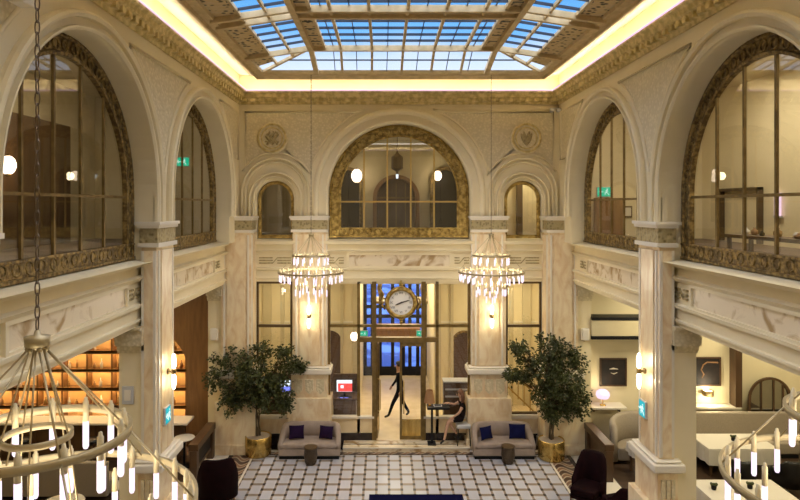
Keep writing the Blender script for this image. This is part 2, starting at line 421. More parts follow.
sky = struct('window_1', loc=(0, 9.5, 10.72))
mb = MB()
def border(mb, prof):
    for (x0, y0, z0), (x1, y1, z1) in zip(prof, prof[1:]):
        A, B = pc(x0, y0, z0), pc(x1, y1, z1)
        for i in range(4): mb.quad(A[i], A[(i + 1) % 4], B[(i + 1) % 4], B[i])
border(mb, [(BX, BY, 10.78), (BX, BY, 10.66), (BX - .07, BY - .12, 10.64), (BX - .09, BY - .2, 10.70), (BX - .17, BY - .42, 10.70), (BX - .20, BY - .5, 10.66), (3.62, 16.2, 10.66), (3.60, 16.1, 10.73)])
obj('frame', mb, 'skyframe', sky, world=True)
SX, SY0, SY1, SZ0 = 3.60, 16.1, 1.9, 10.72            # outer edge of the glazed hip
TX, TY0, TZ = 2.16, 14.5, 10.95                       # its flat top
def sk(x, y):                                         # height of the skylight
    fx = max(0, (abs(x) - TX) / (SX - TX)); fy = max(0, (y - TY0) / (SY0 - TY0))
    return TZ - (TZ - SZ0) * max(fx, fy)
mb = MB()
mb.quad((-TX, SY1, TZ), (TX, SY1, TZ), (TX, TY0, TZ), (-TX, TY0, TZ))
for s in (-1, 1): mb.quad((s * TX, SY1, TZ), (s * SX, SY1, SZ0), (s * SX, SY0, SZ0), (s * TX, TY0, TZ))
mb.quad((-TX, TY0, TZ), (TX, TY0, TZ), (SX, SY0, SZ0), (-SX, SY0, SZ0))
obj('pane', mb, 'skyglass', sky, world=True)
def bar(mb, p, q, w, h, m=0):
    p, q = Vector(p), Vector(q); t = (q - p).normalized(); u = t.cross(Vector((0, 0, 1))).normalized() * w / 2; z = Vector((0, 0, h))
    mb.prism([p - u, p + u, p + u - z, p - u - z], q - p, m)
for s in (-1, 1):                                     # long ribs, hip bars
    mb = MB(); bar(mb, (s * TX, SY1, TZ), (s * TX, TY0, TZ), .12, .14); bar(mb, (s * TX, TY0, TZ), (s * TX * 1.02, SY0, SZ0), .12, .12); obj('rib', mb, 'skyframe', sky, world=True)
    mb = MB(); bar(mb, (s * TX, TY0, TZ), (s * SX, SY0, SZ0), .07, .07); obj('hip_bar', mb, 'skyframe', sky, world=True)
    mb = MB()
    mb.quad((s * 3.16, SY1, sk(3.16, 0) - .02), (s * 3.61, SY1, SZ0 - .0), (s * 3.61, 15.6, SZ0), (s * 3.16, 15.3, sk(3.16, 0) - .02))
    mb.quad((s * 2.10, SY1, TZ - .03), (s * 1.86, SY1, TZ - .03), (s * 1.86, TY0, TZ - .03), (s * 2.10, TY0, TZ - .03))
    obj('lattice_panel', mb, 'lattice', sky, world=True)
    for x in (2.66, 3.14):
        mb = MB(); bar(mb, (s * x, SY1, sk(x, 0) + .01), (s * x, min(15.6, TY0 + 1.6 * (x - TX) / 1.44), sk(x, 0) + .01), .05, .07); obj('glazing_bar', mb, 'skyframe', sky, world=True)
    for x in (1.84,):
        mb = MB(); bar(mb, (s * x, SY1, TZ), (s * x, TY0, TZ), .06, .08); obj('glazing_bar', mb, 'skyframe', sky, world=True)
for x in (-1.46, -.73, 0, .73, 1.46):
    mb = MB(); bar(mb, (x, SY1, TZ), (x, TY0, TZ), .06, .08); bar(mb, (x, TY0, TZ), (x * 1.05, SY0, SZ0), .06, .07); obj('glazing_bar', mb, 'skyframe', sky, world=True)
rails = [14.5, 11.8, 9.1, 6.4, 3.7, 1.95]
for y in rails:
    mb = MB()
    for dy in ((0,) if y in (14.5, 1.95) else (-.2, .2)):
        bar(mb, (-TX, y + dy, TZ), (TX, y + dy, TZ), .09, .13)
        for s in (-1, 1): bar(mb, (s * TX, y + dy, TZ), (s * (SX + .1), y + dy, SZ0), .09, .12)
    if y not in (14.5, 1.95): mb.box(-TX, TX, y - .2, y + .2, TZ - .05, TZ - .02)
    obj('rail', mb, 'skyframe', sky, world=True)
mb = MB()
for i in range(len(rails) - 1):
    for k in range(1, 6):
        y = rails[i] - (rails[i] - rails[i + 1]) * k / 5.4 + (0 if i == 0 else 0)
        bar(mb, (-TX, y, TZ + .01), (TX, y, TZ + .01), .035, .05)
        for s in (-1, 1): bar(mb, (s * TX, y, TZ + .01), (s * 3.2, y, sk(3.2, 0) + .01), .035, .05)
for x in (-1.83 + .19, -1.1, -.365, .365, 1.1, 1.64): bar(mb, (x, SY1, TZ + .01), (x, TY0, TZ + .01), .018, .03); bar(mb, (x, TY0, TZ + .01), (x * 1.05, SY0, SZ0 + .01), .018, .03)
bar(mb, (-2.9, 15.35, sk(0, 15.35)), (2.9, 15.35, sk(0, 15.35)), .03, .03)
obj('dark_bars', mb, 'skydark', sky, world=True)

# ------------------------------------------------------------------ piers and pilasters
def pier(idx, boxes, name='trim'):
    """boxes: list of (x0,x1,y0,y1) plan rectangle of the shaft"""
    x0, x1, y0, y1 = boxes
    t = struct('trim_%d' % idx, loc=((x0 + x1) / 2, (y0 + y1) / 2, 0))
    g = lambda e: (x0 - e, x1 + e, y0 - e, y1 + e)
    mb = MB(); mb.box(*g(0), 2.2, 6.5)
    # raised panels on faces
    cx, cy = (x0 + x1) / 2, (y0 + y1) / 2; wx, wy = (x1 - x0) * .30, (y1 - y0) * .30
    mb.box(cx - wx, cx + wx, y0 - .035, y1 + .035, 2.45, 6.35); mb.box(x0 - .035, x1 + .035, cy - wy, cy + wy, 2.45, 6.35)
    obj('shaft', mb, 'marble', t, world=True)
    mb = MB(); mb.box(*g(.03), 6.5, 6.78); obj('capital', mb, 'capital', t, world=True)
    mb = MB(); mb.box(*g(.07), 6.78, 6.84); mb.box(*g(.10), 6.84, 6.9); mb.box(*g(.06), 6.42, 6.5); obj('abacus', mb, 'white', t, world=True)
    mb = MB(); mb.box(*g(.16), 2.20, 2.36); mb.box(*g(.11), 2.36, 2.42); obj('torus_moulding', mb, 'white', t, world=True, bevel=.04)
    mb = MB(); mb.box(*g(.05), 1.5, 2.2)
    obj('pedestal', mb, 'marble', t, world=True)
    mb = MB()
    for s_ in (-1, 1):
        xx = cx + s_ * (x1 - x0) * .40; mb.box(xx - .025, xx + .025, y0 - .03, y0 + .01, 2.45, 6.35)
        yy = cy + s_ * (y1 - y0) * .40; fx = x1 if cx < 0 else x0; mb.box(fx - .03, fx + .03, yy - .025, yy + .025, 2.45, 6.35)
    obj('panel_moulding', mb, 'white', t, world=True)
    mb = MB()
    for k in (-1, 0, 1):                              # small carved shields
        xx = cx + k * (x1 - x0) * .33; hw = (x1 - x0) * .12
        mb.prism([(xx - hw, y0 - .04, 2.05), (xx + hw, y0 - .04, 2.05), (xx + hw, y0 - .04, 1.72), (xx, y0 - .04, 1.6), (xx - hw, y0 - .04, 1.72)], (0, -.05, 0))
    obj('carved_relief', mb, 'diaper', t, world=True)
    mb = MB(); mb.box(*g(.16), 0.0, 1.5); mb.box(*g(.20), 0, .3); obj('plinth', mb, 'marble', t, world=True, bevel=.02)
    return t
pier_at = {}
n = 2
for s in (-1, 1):
    for c in (6.35, 12.19):
        pier_at[(s, c)] = pier(n, tuple(sorted((s * 4.75, s * 5.03))) + ((c - .47, c + .47) if c > 7 else (c - .42, c + .42))); n += 1
    pier(n, tuple(sorted((s * 4.33, s * 5.2))) + (18.08, 18.75)); n += 1
    pier(n, tuple(sorted((s * 2.18, s * 3.17))) + (18.5, 18.9)); n += 1
# plain jamb blocks behind the side piers with carved corbels
for s in (-1, 1):
    for c in (6.35, 12.19, 18.45):
        t = struct('trim_%d' % n, loc=(s * 5.4, c, 0)); n += 1
        xs = sorted((s * 5.0, s * 5.47)) if c < 18 else sorted((s * 5.2, s * 5.62)); h = .44 if c < 18 else .25
        mb = MB(); mb.box(*xs, c - h, c + h, 0, 4.93); obj('jamb', mb, 'cream', t, world=True)
        mb = MB(); mb.box(xs[0] - .02, xs[1] + .02, c - h - .02, c + h + .02, .02, .35); obj('jamb_base', mb, 'blackstone', t, world=True)
        mb = MB()
        for (e, z0, z1) in ((.03, 4.42, 4.47), (.06, 4.47, 4.58), (.16, 4.58, 4.88), (.22, 4.88, 4.93)): mb.box(xs[0] - .02, xs[1] + .02, c - h - e, c + h + e if c < 18 else c + h, z0, z1)
        obj('corbel', mb, 'diaper', t, world=True)

# ------------------------------------------------------------------ entablature (side galleries and back)
EPROF = [(-.7, 4.93), (0, 4.93), (.0, 5.0), (.05, 5.02), (.05, 5.06), (0, 5.07), (0, 5.26), (.07, 5.29), (.08, 5.35), (.0, 5.37), (0, 5.77), (.06, 5.79), (.12, 5.86), (.02, 5.89), (.0, 6.04), (.12, 6.06), (.14, 6.15), (-.35, 6.22)]
def entab(name, fn, a0, a1, pans, fret):
    t = struct(name, loc=fn((a0 + a1) / 2, 4.93, 0))
    mb = MB()
    for (d0, z0), (d1, z1) in zip(EPROF, EPROF[1:]): mb.quad(fn(a0, z0, d0), fn(a1, z0, d0), fn(a1, z1, d1), fn(a0, z1, d1))
    obj('band', mb, 'cream', t, world=True)
    for p0, p1 in pans:
        mb = MB(); mb.fbox(fn, p0, p1, 5.40, 5.73, 0, .015); obj('marble_panel', mb, 'marble_panel', t, world=True)
        mb = MB()
        for b in ((p0 - .07, p1 + .07, 5.33, 5.40), (p0 - .07, p1 + .07, 5.73, 5.80), (p0 - .07, p0, 5.40, 5.73), (p1, p1 + .07, 5.40, 5.73)): mb.fbox(fn, *b, 0, .06)
        obj('panel_frame', mb, 'cream', t, world=True)
    for f0, f1 in fret:
        mb = MB(); w = (f1 - f0); m_ = (f0 + f1) / 2
        for z in (5.47, 5.55, 5.63):
            q = .1 * (1 if z > 5.5 else -1)
            mb.fbox(fn, f0, m_ - .07, z, z + .035, 0, .03); mb.fbox(fn, m_ + .07, f1, z, z + .035, 0, .03)
        mb.prism([fn(m_ - .07, 5.47, 0), fn(m_ - .07, 5.505, 0), fn(m_ + .07, 5.665, 0), fn(m_ + .07, 5.63, 0)], Vector(fn(0, 0, .03)) - Vector(fn(0, 0, 0)))
        obj('fret_ornament', mb, 'capital', t, world=True)
    return t
ELF = lambda a, z, d: (-5.1 + d, a, z)
ERT = lambda a, z, d: (5.1 - d, a, z)
EBK = lambda a, z, d: (a, 18.62 - d, z)
for fn in (ELF, ERT):
    entab('trim_%d' % n, fn, YF, 18.5, [(c - 1.75, c + 1.75) for c in BAYS], [(c + s * 2.18 - .24, c + s * 2.18 + .24) for c in BAYS for s in (-1, 1)]); n += 1
entab('trim_%d' % n, EBK, -4.4, 4.4, [(-1.50, 1.50)], [(-2.10, -1.66), (1.66, 2.10), (-4.2, -3.25), (3.25, 4.2)]); n += 1

# ------------------------------------------------------------------ arched windows
wn = 2
def arched_window(fn, c, R, zs, zb, fw, mull, zt, d, loc, matf='bronze', barm='bar', lights=True, gm='glass'):
    global wn
    t = struct('window_%d' % wn, loc=loc); wn += 1
    mb = MB()
    sweep_arch(mb, fn, c, zs, zb, [(R + .12, d), (R, d), (R, d + .05), (R - .04, d + .06), (R - .06, d + .02), (R - fw + .07, d + .02), (R - fw + .05, d + .06), (R - fw, d + .05), (R - fw, d - .04)])
    hb = .30 if fw > .2 else .10
    mb.fbox(fn, c - R, c + R, zb, zb + hb, d - .03, d + .03)
    mb.fbox(fn, c - R, c + R, zb + hb - .035, zb + hb, d - .03, d + .06); mb.fbox(fn, c - R, c + R, zb, zb + .05, d - .03, d + .07)
    if fw > .2:                                       # scroll bosses of the cast frame
        k = 26
        ring = lambda a, z, r: [fn(a + r * cos(2 * PI * j / 8), z + r * sin(2 * PI * j / 8), d + .03) for j in range(8)]
        for i in range(k):
            th = PI * (i + .5) / k; rm = R - fw / 2
            mb.tube(ring(c + rm * cos(th), zs + rm * sin(th), fw * .26), .018, 4, closed=True)
        for i in range(16):
            mb.tube(ring(c - R + .12 + (2 * R - .24) * i / 15, zb + .17, .085), .016, 4, closed=True)
    obj('frame', mb, matf, t, world=True)
    ri = R - fw
    for o in mull:
        top = zs + math.sqrt(max(0.01, ri * ri - o * o))
        mb = MB(); mb.fbox(fn, c + o - .024, c + o + .024, zb + hb, top, d - .02, d + .02); obj('mullion', mb, barm, t, world=True)
    if zt:
        mb = MB(); mb.fbox(fn, c - ri, c + ri, zt - .024, zt + .024, d - .015, d + .022); obj('transom', mb, barm, t, world=True)
    ol = outline(c, ri + .01, zs, zb + hb - .02)
    mb = MB(); mb.add([fn(a, z, d - .01) for a, z in ol], [tuple(range(len(ol)))]); obj('pane', mb, gm, t, world=True)
    return t
for fn, s in ((LF, -1), (RT, 1)):
    for c in BAYS:
        arched_window(fn, c, RW, ZS + .01, 6.20, .33, (-1.2, -.4, .4, 1.2), 7.36, -.42, (s * 5.22, c, 6.22))
arched_window(BK, 0, 2.09, 7.54, 6.25, .34, (-1.06, -.355, .355, 1.06), 7.33, -.18, (0, 18.78, 6.25), 'bronze_gold', 'goldbar')
for s in (-1, 1):
    arched_window(BK, s * SM, .54, 7.40, 6.23, .09, (), None, -.16, (s * SM, 18.76, 6.23), 'bronze_gold', 'goldbar')

# ------------------------------------------------------------------ medallions
def medallion(x, label, kindm):
    t = thing('wall_medallion', label, 'medallion', (x, YB - .02, 9.23), 0, 'relief roundels high on the end wall')
    mb = MB(); mb.lathe([(.0, 0), (.47, 0), (.47, -.05), (.42, -.09), (.36, -.06), (.33, -.05)], 40, axis='y'); obj('disc', mb, 'diaper', t)
    mb = MB(); pts = [(.41 * cos(2 * PI * i / 40), -.07, .41 * sin(2 * PI * i / 40)) for i in range(40)]; mb.tube(pts, .035, 6, closed=True)
    mb.tube([(p[0] * .76, -.06, p[2] * .76) for p in pts], .02, 6, closed=True); obj('wreath', mb, 'cornice', t)
    mb = MB()
    if kindm == 0:
        for k in (-1, 0, 1):
            mb.tube([(k * .11 + .05 * sin(i * 1.1 + k), -.06 - .03 * sin(i * .6), -.2 + i * .05) for i in range(9)], [.03 + .025 * sin(PI * i / 8) for i in range(9)], 6)
        mb.tube([(-.2 + i * .05, -.08, -.12 + .02 * cos(i)) for i in range(9)], .03, 6)
    else:
        for k in (-2, -1, 1, 2):
            a = k * .32
            mb.tube([(sin(a) * .27 * i / 6, -.06, -.22 + cos(a) * .44 * i / 6) for i in range(7)], [.02 + .045 * sin(PI * i / 6) for i in range(7)], 6)
    obj('relief', mb, 'cream_dark' if False else 'capital', t)
    return t
medallion(-3.80, 'round plaster medallion with carved figures, above the dark small arched window', 0)
medallion(3.80, 'round plaster medallion with a V-shaped leaf relief, above the bright small arched window', 1)

# ------------------------------------------------------------------ upper galleries
def shell(name, x0, x1, y0, y1, z0, z1, m, skip=''):
    mb = MB()
    if 'f' not in skip: mb.quad((x0, y0, z0), (x1, y0, z0), (x1, y1, z0), (x0, y1, z0), 1)
    if 'c' not in skip: mb.quad((x0, y0, z1), (x1, y0, z1), (x1, y1, z1), (x0, y1, z1))
    if 'l' not in skip: mb.quad((x0, y0, z0), (x0, y1, z0), (x0, y1, z1), (x0, y0, z1))
    if 'r' not in skip: mb.quad((x1, y0, z0), (x1, y1, z0), (x1, y1, z1), (x1, y0, z1))
    if 'n' not in skip: mb.quad((x0, y0, z0), (x1, y0, z0), (x1, y0, z1), (x0, y0, z1))
    if 'b' not in skip: mb.quad((x0, y1, z0), (x1, y1, z0), (x1, y1, z1), (x0, y1, z1))
    return struct(name, mb, m)
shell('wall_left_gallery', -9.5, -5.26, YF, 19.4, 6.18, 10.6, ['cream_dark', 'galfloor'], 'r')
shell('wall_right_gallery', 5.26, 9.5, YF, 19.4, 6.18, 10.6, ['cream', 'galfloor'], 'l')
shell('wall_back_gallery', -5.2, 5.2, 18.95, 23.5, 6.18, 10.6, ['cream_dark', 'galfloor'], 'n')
mb = MB(); mb.quad((2.9, 20.4, 6.18), (5.2, 20.4, 6.18), (5.2, 20.4, 10.6), (2.9, 20.4, 10.6)); mb.quad((2.9, 20.4, 6.18), (2.9, 18.96, 6.18), (2.9, 18.96, 10.6), (2.9, 20.4, 10.6)); struct('wall_gallery_lobby', mb, 'cream')
mb = MB(); mb.box(3.88, 4.06, 20.2, 20.38, 6.18, 10.6); struct('trim_90', mb, 'darkbar')
mb = MB(); mb.quad((-5.2, 18.95, 6.15), (5.2, 18.95, 6.15), (5.2, 18.6, 6.15), (-5.2, 18.6, 6.15)); struct('floor_upper_gallery', mb, 'galfloor')
# left gallery: dark recess and wall
mb = MB(); mb.box(-9.45, -9.15, 12.0, 17.2, 6.2, 9.4); struct('wall_gallery_recess', mb, 'wood')
# right gallery: partitions and door surround
mb = MB(); mb.box(9.35, 9.49, 16.25, 16.33, 6.2, 7.7); mb.box(9.35, 9.49, 18.1, 18.18, 6.2, 7.7); mb.box(9.35, 9.49, 16.25, 18.18, 7.62, 7.70); struct('door_1', mb, 'darkbar')
mb = MB(); mb.box(6.1, 6.95, 19.15, 19.39, 6.2, 7.45); t = struct('door_2', mb, 'oak')
# back gallery: arched doorway on its far wall
GB = lambda a, z, d: (a, 23.45 - d, z)
d3 = struct('door_3', loc=(0, 23.45, 6.2))
mb = MB(); sweep_arch(mb, GB, 0, 7.5, 6.2, [(.88, 0), (.88, .12), (.74, .14), (.70, .02)]); obj('door_surround', mb, 'oak', d3, world=True)
ol = outline(0, .72, 7.5, 6.2); mb = MB(); mb.add([GB(a, z, .02) for a, z in ol], [tuple(range(len(ol)))]); obj('door_leaf', mb, 'wood', d3, world=True)
mb = MB()
for k in range(-1, 2): mb.fbox(GB, k * .35 - .02, k * .35 + .02, 6.2, 8.05, .03, .06)
mb.fbox(GB, -.7, .7, 7.48, 7.54, .03, .07); obj('glazing_bar', mb, 'bar', d3, world=True)
for s in (-1, 1):
    q = struct('window_%d' % wn, loc=(s * 1.8, 23.45, 6.3)); wn += 1
    mb = MB(); sweep_arch(mb, GB, s * 1.85, 8.1, 6.3, [(.58, 0), (.58, .08), (.47, .09), (.45, .02)]); obj('frame', mb, 'bronze', q, world=True)
    ol = outline(s * 1.85, .46, 8.1, 6.3); mb = MB(); mb.add([GB(a, z, .02) for a, z in ol], [tuple(range(len(ol)))]); obj('pane', mb, 'black', q, world=True)
def globe(loc, label, r=.13, m='warmglow', group=None, name='wall_lamp'):
    t = thing(name, label, 'lamp', loc, 0, group)
    mb = MB(); mb.sphere((0, 0, 0), r, 14, sq=(1, 1, 1.3)); obj('lamp_shade', mb, m, t)
    mb = MB(); mb.lathe([(.05, -r * 1.5), (.07, -r * 1.2), (.03, -r * 1.1)], 12); obj('bracket', mb, 'bar', t); mb = MB(); mb.lathe([(.05, r * 1.2), (.03, r * 1.5)], 12); obj('cap', mb, 'bar', t)
    return t
globe((-1.48, 23.2, 8.33), 'bright wall lamp seen through the big arched window, at the medallion with carved figures side', .2, 'warmglow')
globe((1.55, 23.2, 8.33), 'smaller bright wall lamp seen through the big arched window, nearer the leaf medallion', .15, 'warmglow')
globe((-9.0, 14.1, 8.13), 'glowing wall lamp inside the darker upper gallery over the amber bar', .17, 'warmglow')
t = thing('pendant_lantern', 'dark pendant lantern with a bluish light behind the big arched window', 'lantern', (0, 21.5, 8.6))
mb = MB(); mb.lathe([(.02, .5), (.06, .42), (.2, .3), (.2, -.1), (.05, -.2), (.05, -.3)], 8, smooth=False); obj('cage', mb, 'darkbar', t)
mb = MB(); mb.tube([(0, 0, .5), (0, 0, 2.0)], .015, 6); obj('rod', mb, 'darkbar', t)
mb = MB(); mb.lathe([(.03, -.45), (.045, -.38), (.045, -.28), (.03, -.25)], 10); obj('bulb', mb, 'screenwhite', t)

t = thing('notice_frame', 'small framed notice on the gallery end wall beside the wooden door', 'notice', (7.15, 19.37, 7.02))
mb = MB(); mb.box(-.14, .14, -.03, .02, -.18, .18); obj('frame', mb, 'darkbar', t); mb = MB(); mb.box(-.1, .1, -.035, -.03, -.13, .13); obj('sheet', mb, 'white', t)
# gallery furniture on the right: console with small things, slim lit screen
t = thing('console_table', 'dark long console standing inside the bright upper gallery window', 'console', (6.1, 9.6, 6.186))
mb = MB(); mb.box(-.25, .25, -1.9, 1.9, .44, .5); obj('table_top', mb, 'wood', t)
for y in (-1.8, 1.8):
    for x in (-.2, .2): mb = MB(); mb.box(x - .03, x + .03, y - .03, y + .03, 0, .44); obj('leg', mb, 'wood', t)
for i in range(11):
    y = 8.0 + i * .33 + random.uniform(-.06, .06); h = random.uniform(.08, .2)
    mb = MB(); r = random.uniform(.04, .08); mb.lathe([(r * .8, 0), (r, h * .3), (r, h * .6), (r * .4, h * .8), (r * .45, h)], 10)
    o = obj('ornament_jar', mb, ['black', 'tan', 'white', 'bottle'][i % 4]); o.location = (6.1 + random.uniform(-.1, .1), y, 6.687)
    tag(o, 'small jar among those lined up on the console in the bright upper gallery', 'jar', 'jars on the gallery console')
t = thing('light_panel', 'slim upright glowing panel in the bright upper gallery', 'light panel', (9.42, 15.55, 6.95)); 
mb = MB(); mb.box(-.03, .03, -.1, .1, 0, .58); obj('diffuser', mb, 'purpleglow', t); mb = MB(); mb.box(-.035, .05, -.13, .13, -.05, 0); obj('holder', mb, 'grey', t)

# ------------------------------------------------------------------ floor
mb = MB()
F = lambda x0, x1, y0, y1, m: mb.quad((x0, y0, 0), (x1, y0, 0), (x1, y1, 0), (x0, y1, 0), m)
F(-4.2, 4.2, YF, 17.92, 0)
for s in (-1, 1):
    q = lambda a, b, y0, y1, m: F(*sorted((s * a, s * b)), y0, y1, m)
    q(4.2, 4.26, YF, 17.98, 4); q(4.26, 4.80, YF, 18.02, 1); q(4.80, 4.92, YF, 19, 5); q(4.92, 5.62, YF, 19, 4); q(5.62, 13.2, YF, 19, 3)
    F(*sorted((0, s * 4.2)), 17.92, 17.98, 5)
F(-4.26, 4.26, 17.98, 18.14, 2); F(-4.8, 4.8, 18.14, 18.3, 4); F(-4.8, 4.8, 18.3, 19, 5)
struct('floor', mb, ['tile', 'wavey', 'wavex', 'darkfloor', 'white', 'blackstone'], recalc=False)
mb = MB(); mb.box(-1.66, 2.06, 18.12, 18.72, 0.0, .14); mb.box(-1.66, 2.06, 18.10, 18.12, .11, .14, 1); mb.box(-1.66, 2.06, 18.36, 18.40, .14, .142, 2)
struct('trim_%d' % n, mb, ['marble_panel', 'white', 'blackstone']); n += 1
mb = MB(); mb.box(-.82, 1.50, 6.0, 15.45, .002, .016); o = tag(obj('area_rug', mb, 'rug'), 'navy blue rug lying on the mosaic floor in the middle of the hall', 'rug')

# ------------------------------------------------------------------ ground-floor glazed screen
YG = 18.75
def rects(mb, lst, y0, y1, m=0):
    for (x0, x1, z0, z1) in lst: mb.box(x0, x1, y0, y1, z0, z1, m)
ws = struct('window_%d' % wn, loc=(0, YG, .14)); wn += 1
def part(name, lst, m, y0=YG - .05, y1=YG + .05, root=None, bevel=0, label=None):
    mb = MB(); rects(mb, lst, y0, y1); return obj(name, mb, m, root or ws, world=True, bevel=bevel, label=label)
XS = {'jl': -2.12, 'a': -1.22, 'b': -.75, 'c': .02, 'd': .74, 'e': 1.15, 'jr': 2.12}
for k in ('jl', 'a', 'e', 'jr'): part('mullion', [(XS[k] - .045, XS[k] + .045, .14, 4.93)], 'bar')
for k in ('b', 'd'): part('door_post', [(XS[k] - .065, XS[k] + .065, .14, 4.93)], 'bar', YG - .08, YG + .06)
part('transom', [(-2.12, 2.12, 3.54, 3.62)], 'bar'); part('door_head', [(XS['a'], XS['e'], 3.10, 3.24)], 'bar', YG - .09, YG + .06)
part('head', [(-2.2, 2.2, 4.85, 4.93)], 'cream')
for x0, x1 in ((-2.12, XS['b']), (XS['d'], 2.12)):
    part('stall_riser', [(x0, x1, .36, .80)], 'lobby'); part('sill', [(x0, x1, .80, .86)], 'white', YG - .1, YG + .08); part('stall_base', [(x0, x1, 0, .36)], 'blackstone', YG - .07, YG + .07)
mb = MB(); mb.quad((-2.12, YG, .86), (XS['b'], YG, .86), (XS['b'], YG, 4.9), (-2.12, YG, 4.9)); mb.quad((XS['d'], YG, .86), (2.12, YG, .86), (2.12, YG, 4.9), (XS['d'], YG, 4.9)); mb.quad((XS['b'], YG, 3.24), (XS['d'], YG, 3.24), (XS['d'], YG, 4.9), (XS['b'], YG, 4.9))
obj('pane', mb, 'doorglass', ws, world=True)
# doors: one closed leaf with brass kick panel, one swung open
def leaf(name, loc, rz, kick):
    t = struct(name, loc=loc); t.rotation_euler = (0, 0, rz)
    w, h = .70, 2.95
    mb = MB(); mb.box(0, .07, -.03, .03, .02, h); mb.box(w - .07, w, -.03, .03, .02, h); mb.box(.07, w - .07, -.03, .03, h - .12, h); mb.box(.07, w - .07, -.03, .03, .02, .12); obj('frame', mb, 'bar', t)
    mb = MB(); mb.box(.07, w - .07, -.02, .02, .12, .56); mb.box(.07, w - .07, -.03, .03, .56, .62); obj('kick_panel', mb, 'brass', t)
    mb = MB(); mb.quad((.07, 0, .62), (w - .07, 0, .62), (w - .07, 0, h - .1), (.07, 0, h - .1)); obj('pane', mb, 'doorglass', t)
    mb = MB(); mb.tube([(.12, -.03, .8), (.12, -.10, .85), (.12, -.10, 1.75), (.12, -.03, 1.8)], .018, 8); obj('handle', mb, 'goldbar', t)
leaf('door_4', (XS['c'], YG - .03, .14), 0, True)
leaf('door_5', (XS['b'] + .07, YG + .05, .14), math.radians(86), True)
# side windows of the back wall
for s in (-1, 1):
    x0, x1 = sorted((s * 3.22, s * 4.30))
    t = struct('window_%d' % wn, loc=((x0 + x1) / 2, YG, .9)); wn += 1
    part('frame', [(x0, x0 + .06, .92, 4.93), (x1 - .06, x1, .92, 4.93), (x0, x1, .92, .98), (x0, x1, 4.86, 4.93)], 'darkbar', root=t)
    part('transom', [(x0, x1, 3.54, 3.62)], 'darkbar', root=t)
    part('sill', [(x0 - .05, x1 + .05, .80, .92)], 'white', YG - .14, YG + .1, root=t); part('apron', [(x0 - .05, x1 + .05, .34, .80)], 'marble', YG - .06, YG + .06, root=t); part('stall_base', [(x0 - .05, x1 + .05, 0, .34)], 'blackstone', YG - .09, YG + .06, root=t)
    mb = MB(); mb.quad((x0, YG, .95), (x1, YG, .95), (x1, YG, 4.9), (x0, YG, 4.9)); obj('pane', mb, 'doorglass', t, world=True)

# clock
t = thing('wall_clock', 'round gilt clock with white face mounted on the glass above the entrance doors', 'clock', (.055, YG - .1, 4.30))
mb = MB(); mb.lathe([(.36, .0), (.47, .0), (.49, -.05), (.46, -.12), (.40, -.14), (.36, -.09)], 48, axis='y', cap=False); mb.lathe([(0, .05), (.46, .05), (.46, 0), (0.3, 0)], 32, axis='y'); obj('rim', mb, 'bronze_gold', t)
mb = MB(); mb.lathe([(0, -.05), (.375, -.05), (.375, -.04)], 48, axis='y', smooth=False); face = obj('clock_face', mb, 'clockface', t)
mb = MB(); mb.lathe([(.36, -.085), (.375, -.10), (.39, -.085)], 48, axis='y', cap=False); obj('bezel', mb, 'goldbar', t)
for i, txt in enumerate('XII I II III IIII V VI VII VIII IX X XI'.split()):
    cu = bpy.data.curves.new('numeral', 'FONT'); cu.body = txt; cu.size = .10; cu.align_x = 'CENTER'; cu.align_y = 'CENTER'; cu.extrude = .002
    tmp = bpy.data.objects.new('tmp', cu); C.objects.link(tmp); bpy.context.view_layer.update()
    me = bpy.data.meshes.new_from_object(tmp.evaluated_get(bpy.context.evaluated_depsgraph_get())); bpy.data.objects.remove(tmp)
    me.materials.clear(); me.materials.append(M['numeral'])
    a = PI / 2 - i * PI / 6
    nm = bpy.data.objects.new('numeral', me); C.objects.link(nm); nm.parent = face; nm.location = (.29 * cos(a), -.056, .29 * sin(a)); nm.rotation_euler = (PI / 2, 0, 0)
def hand(name, ang, L, w):
    mb = MB(); d = Vector((sin(ang), 0, cos(ang))); u = Vector((cos(ang), 0, -sin(ang)))
    mb.prism([d * -.05 + u * w, d * -.05 - u * w, d * L * .7 - u * w * .9, d * L, d * L * .7 + u * w * .9], (0, -.008, 0)); o = obj(name, mb, 'numeral', t); o.location = (0, -.062, 0)
hand('minute_hand', math.radians(73), .30, .016); hand('hour_hand', math.radians(247), .20, .022)
mb = MB(); mb.sphere((0, -.05, .55), .07, 10); mb.lathe([(.10, .46), (.05, .5), (.03, .62), (.01, .68)], 12, (0, -.05, 0)); obj('finial', mb, 'bronze_gold', t); mb = MB(); mb.lathe([(.01, -.66), (.04, -.6), (.03, -.54), (.09, -.48)], 12, (0, -.05, 0)); mb.sphere((0, -.05, -.58), .05, 10); obj('pendant', mb, 'bronze_gold', t)
for s in (-1, 1): mb = MB(); mb.tube([(s * .48, -.05, -.2), (s * .56, -.05, -.08), (s * .58, -.05, .05), (s * .52, -.05, .14), (s * .47, -.05, .1)], .03, 6); obj('scroll', mb, 'bronze_gold', t)


# gilt figures either side of the clock (seen beyond the glass)
for x, lab in ((-.58, 'gilt wall bracket standing at the numeral IX side of the round clock'), (.78, 'gilt wall bracket standing at the numeral III side of the round clock')):
    t = thing('gilt_bracket', lab, 'bracket', (x, 19.6, 4.5)); mb = MB(); mb.tube([(0, 0, -.3), (.05, 0, -.1), (-.04, 0, .1), (.02, 0, .3), (0, 0, .42)], [.05, .09, .06, .08, .03], 8); mb.sphere((0, 0, .46), .07, 8); obj('figure', mb, 'bronze_gold', t)
    mb = MB(); mb.box(-.14, .14, -.1, .9, -.38, -.3); obj('shelf', mb, 'bronze_gold', t)

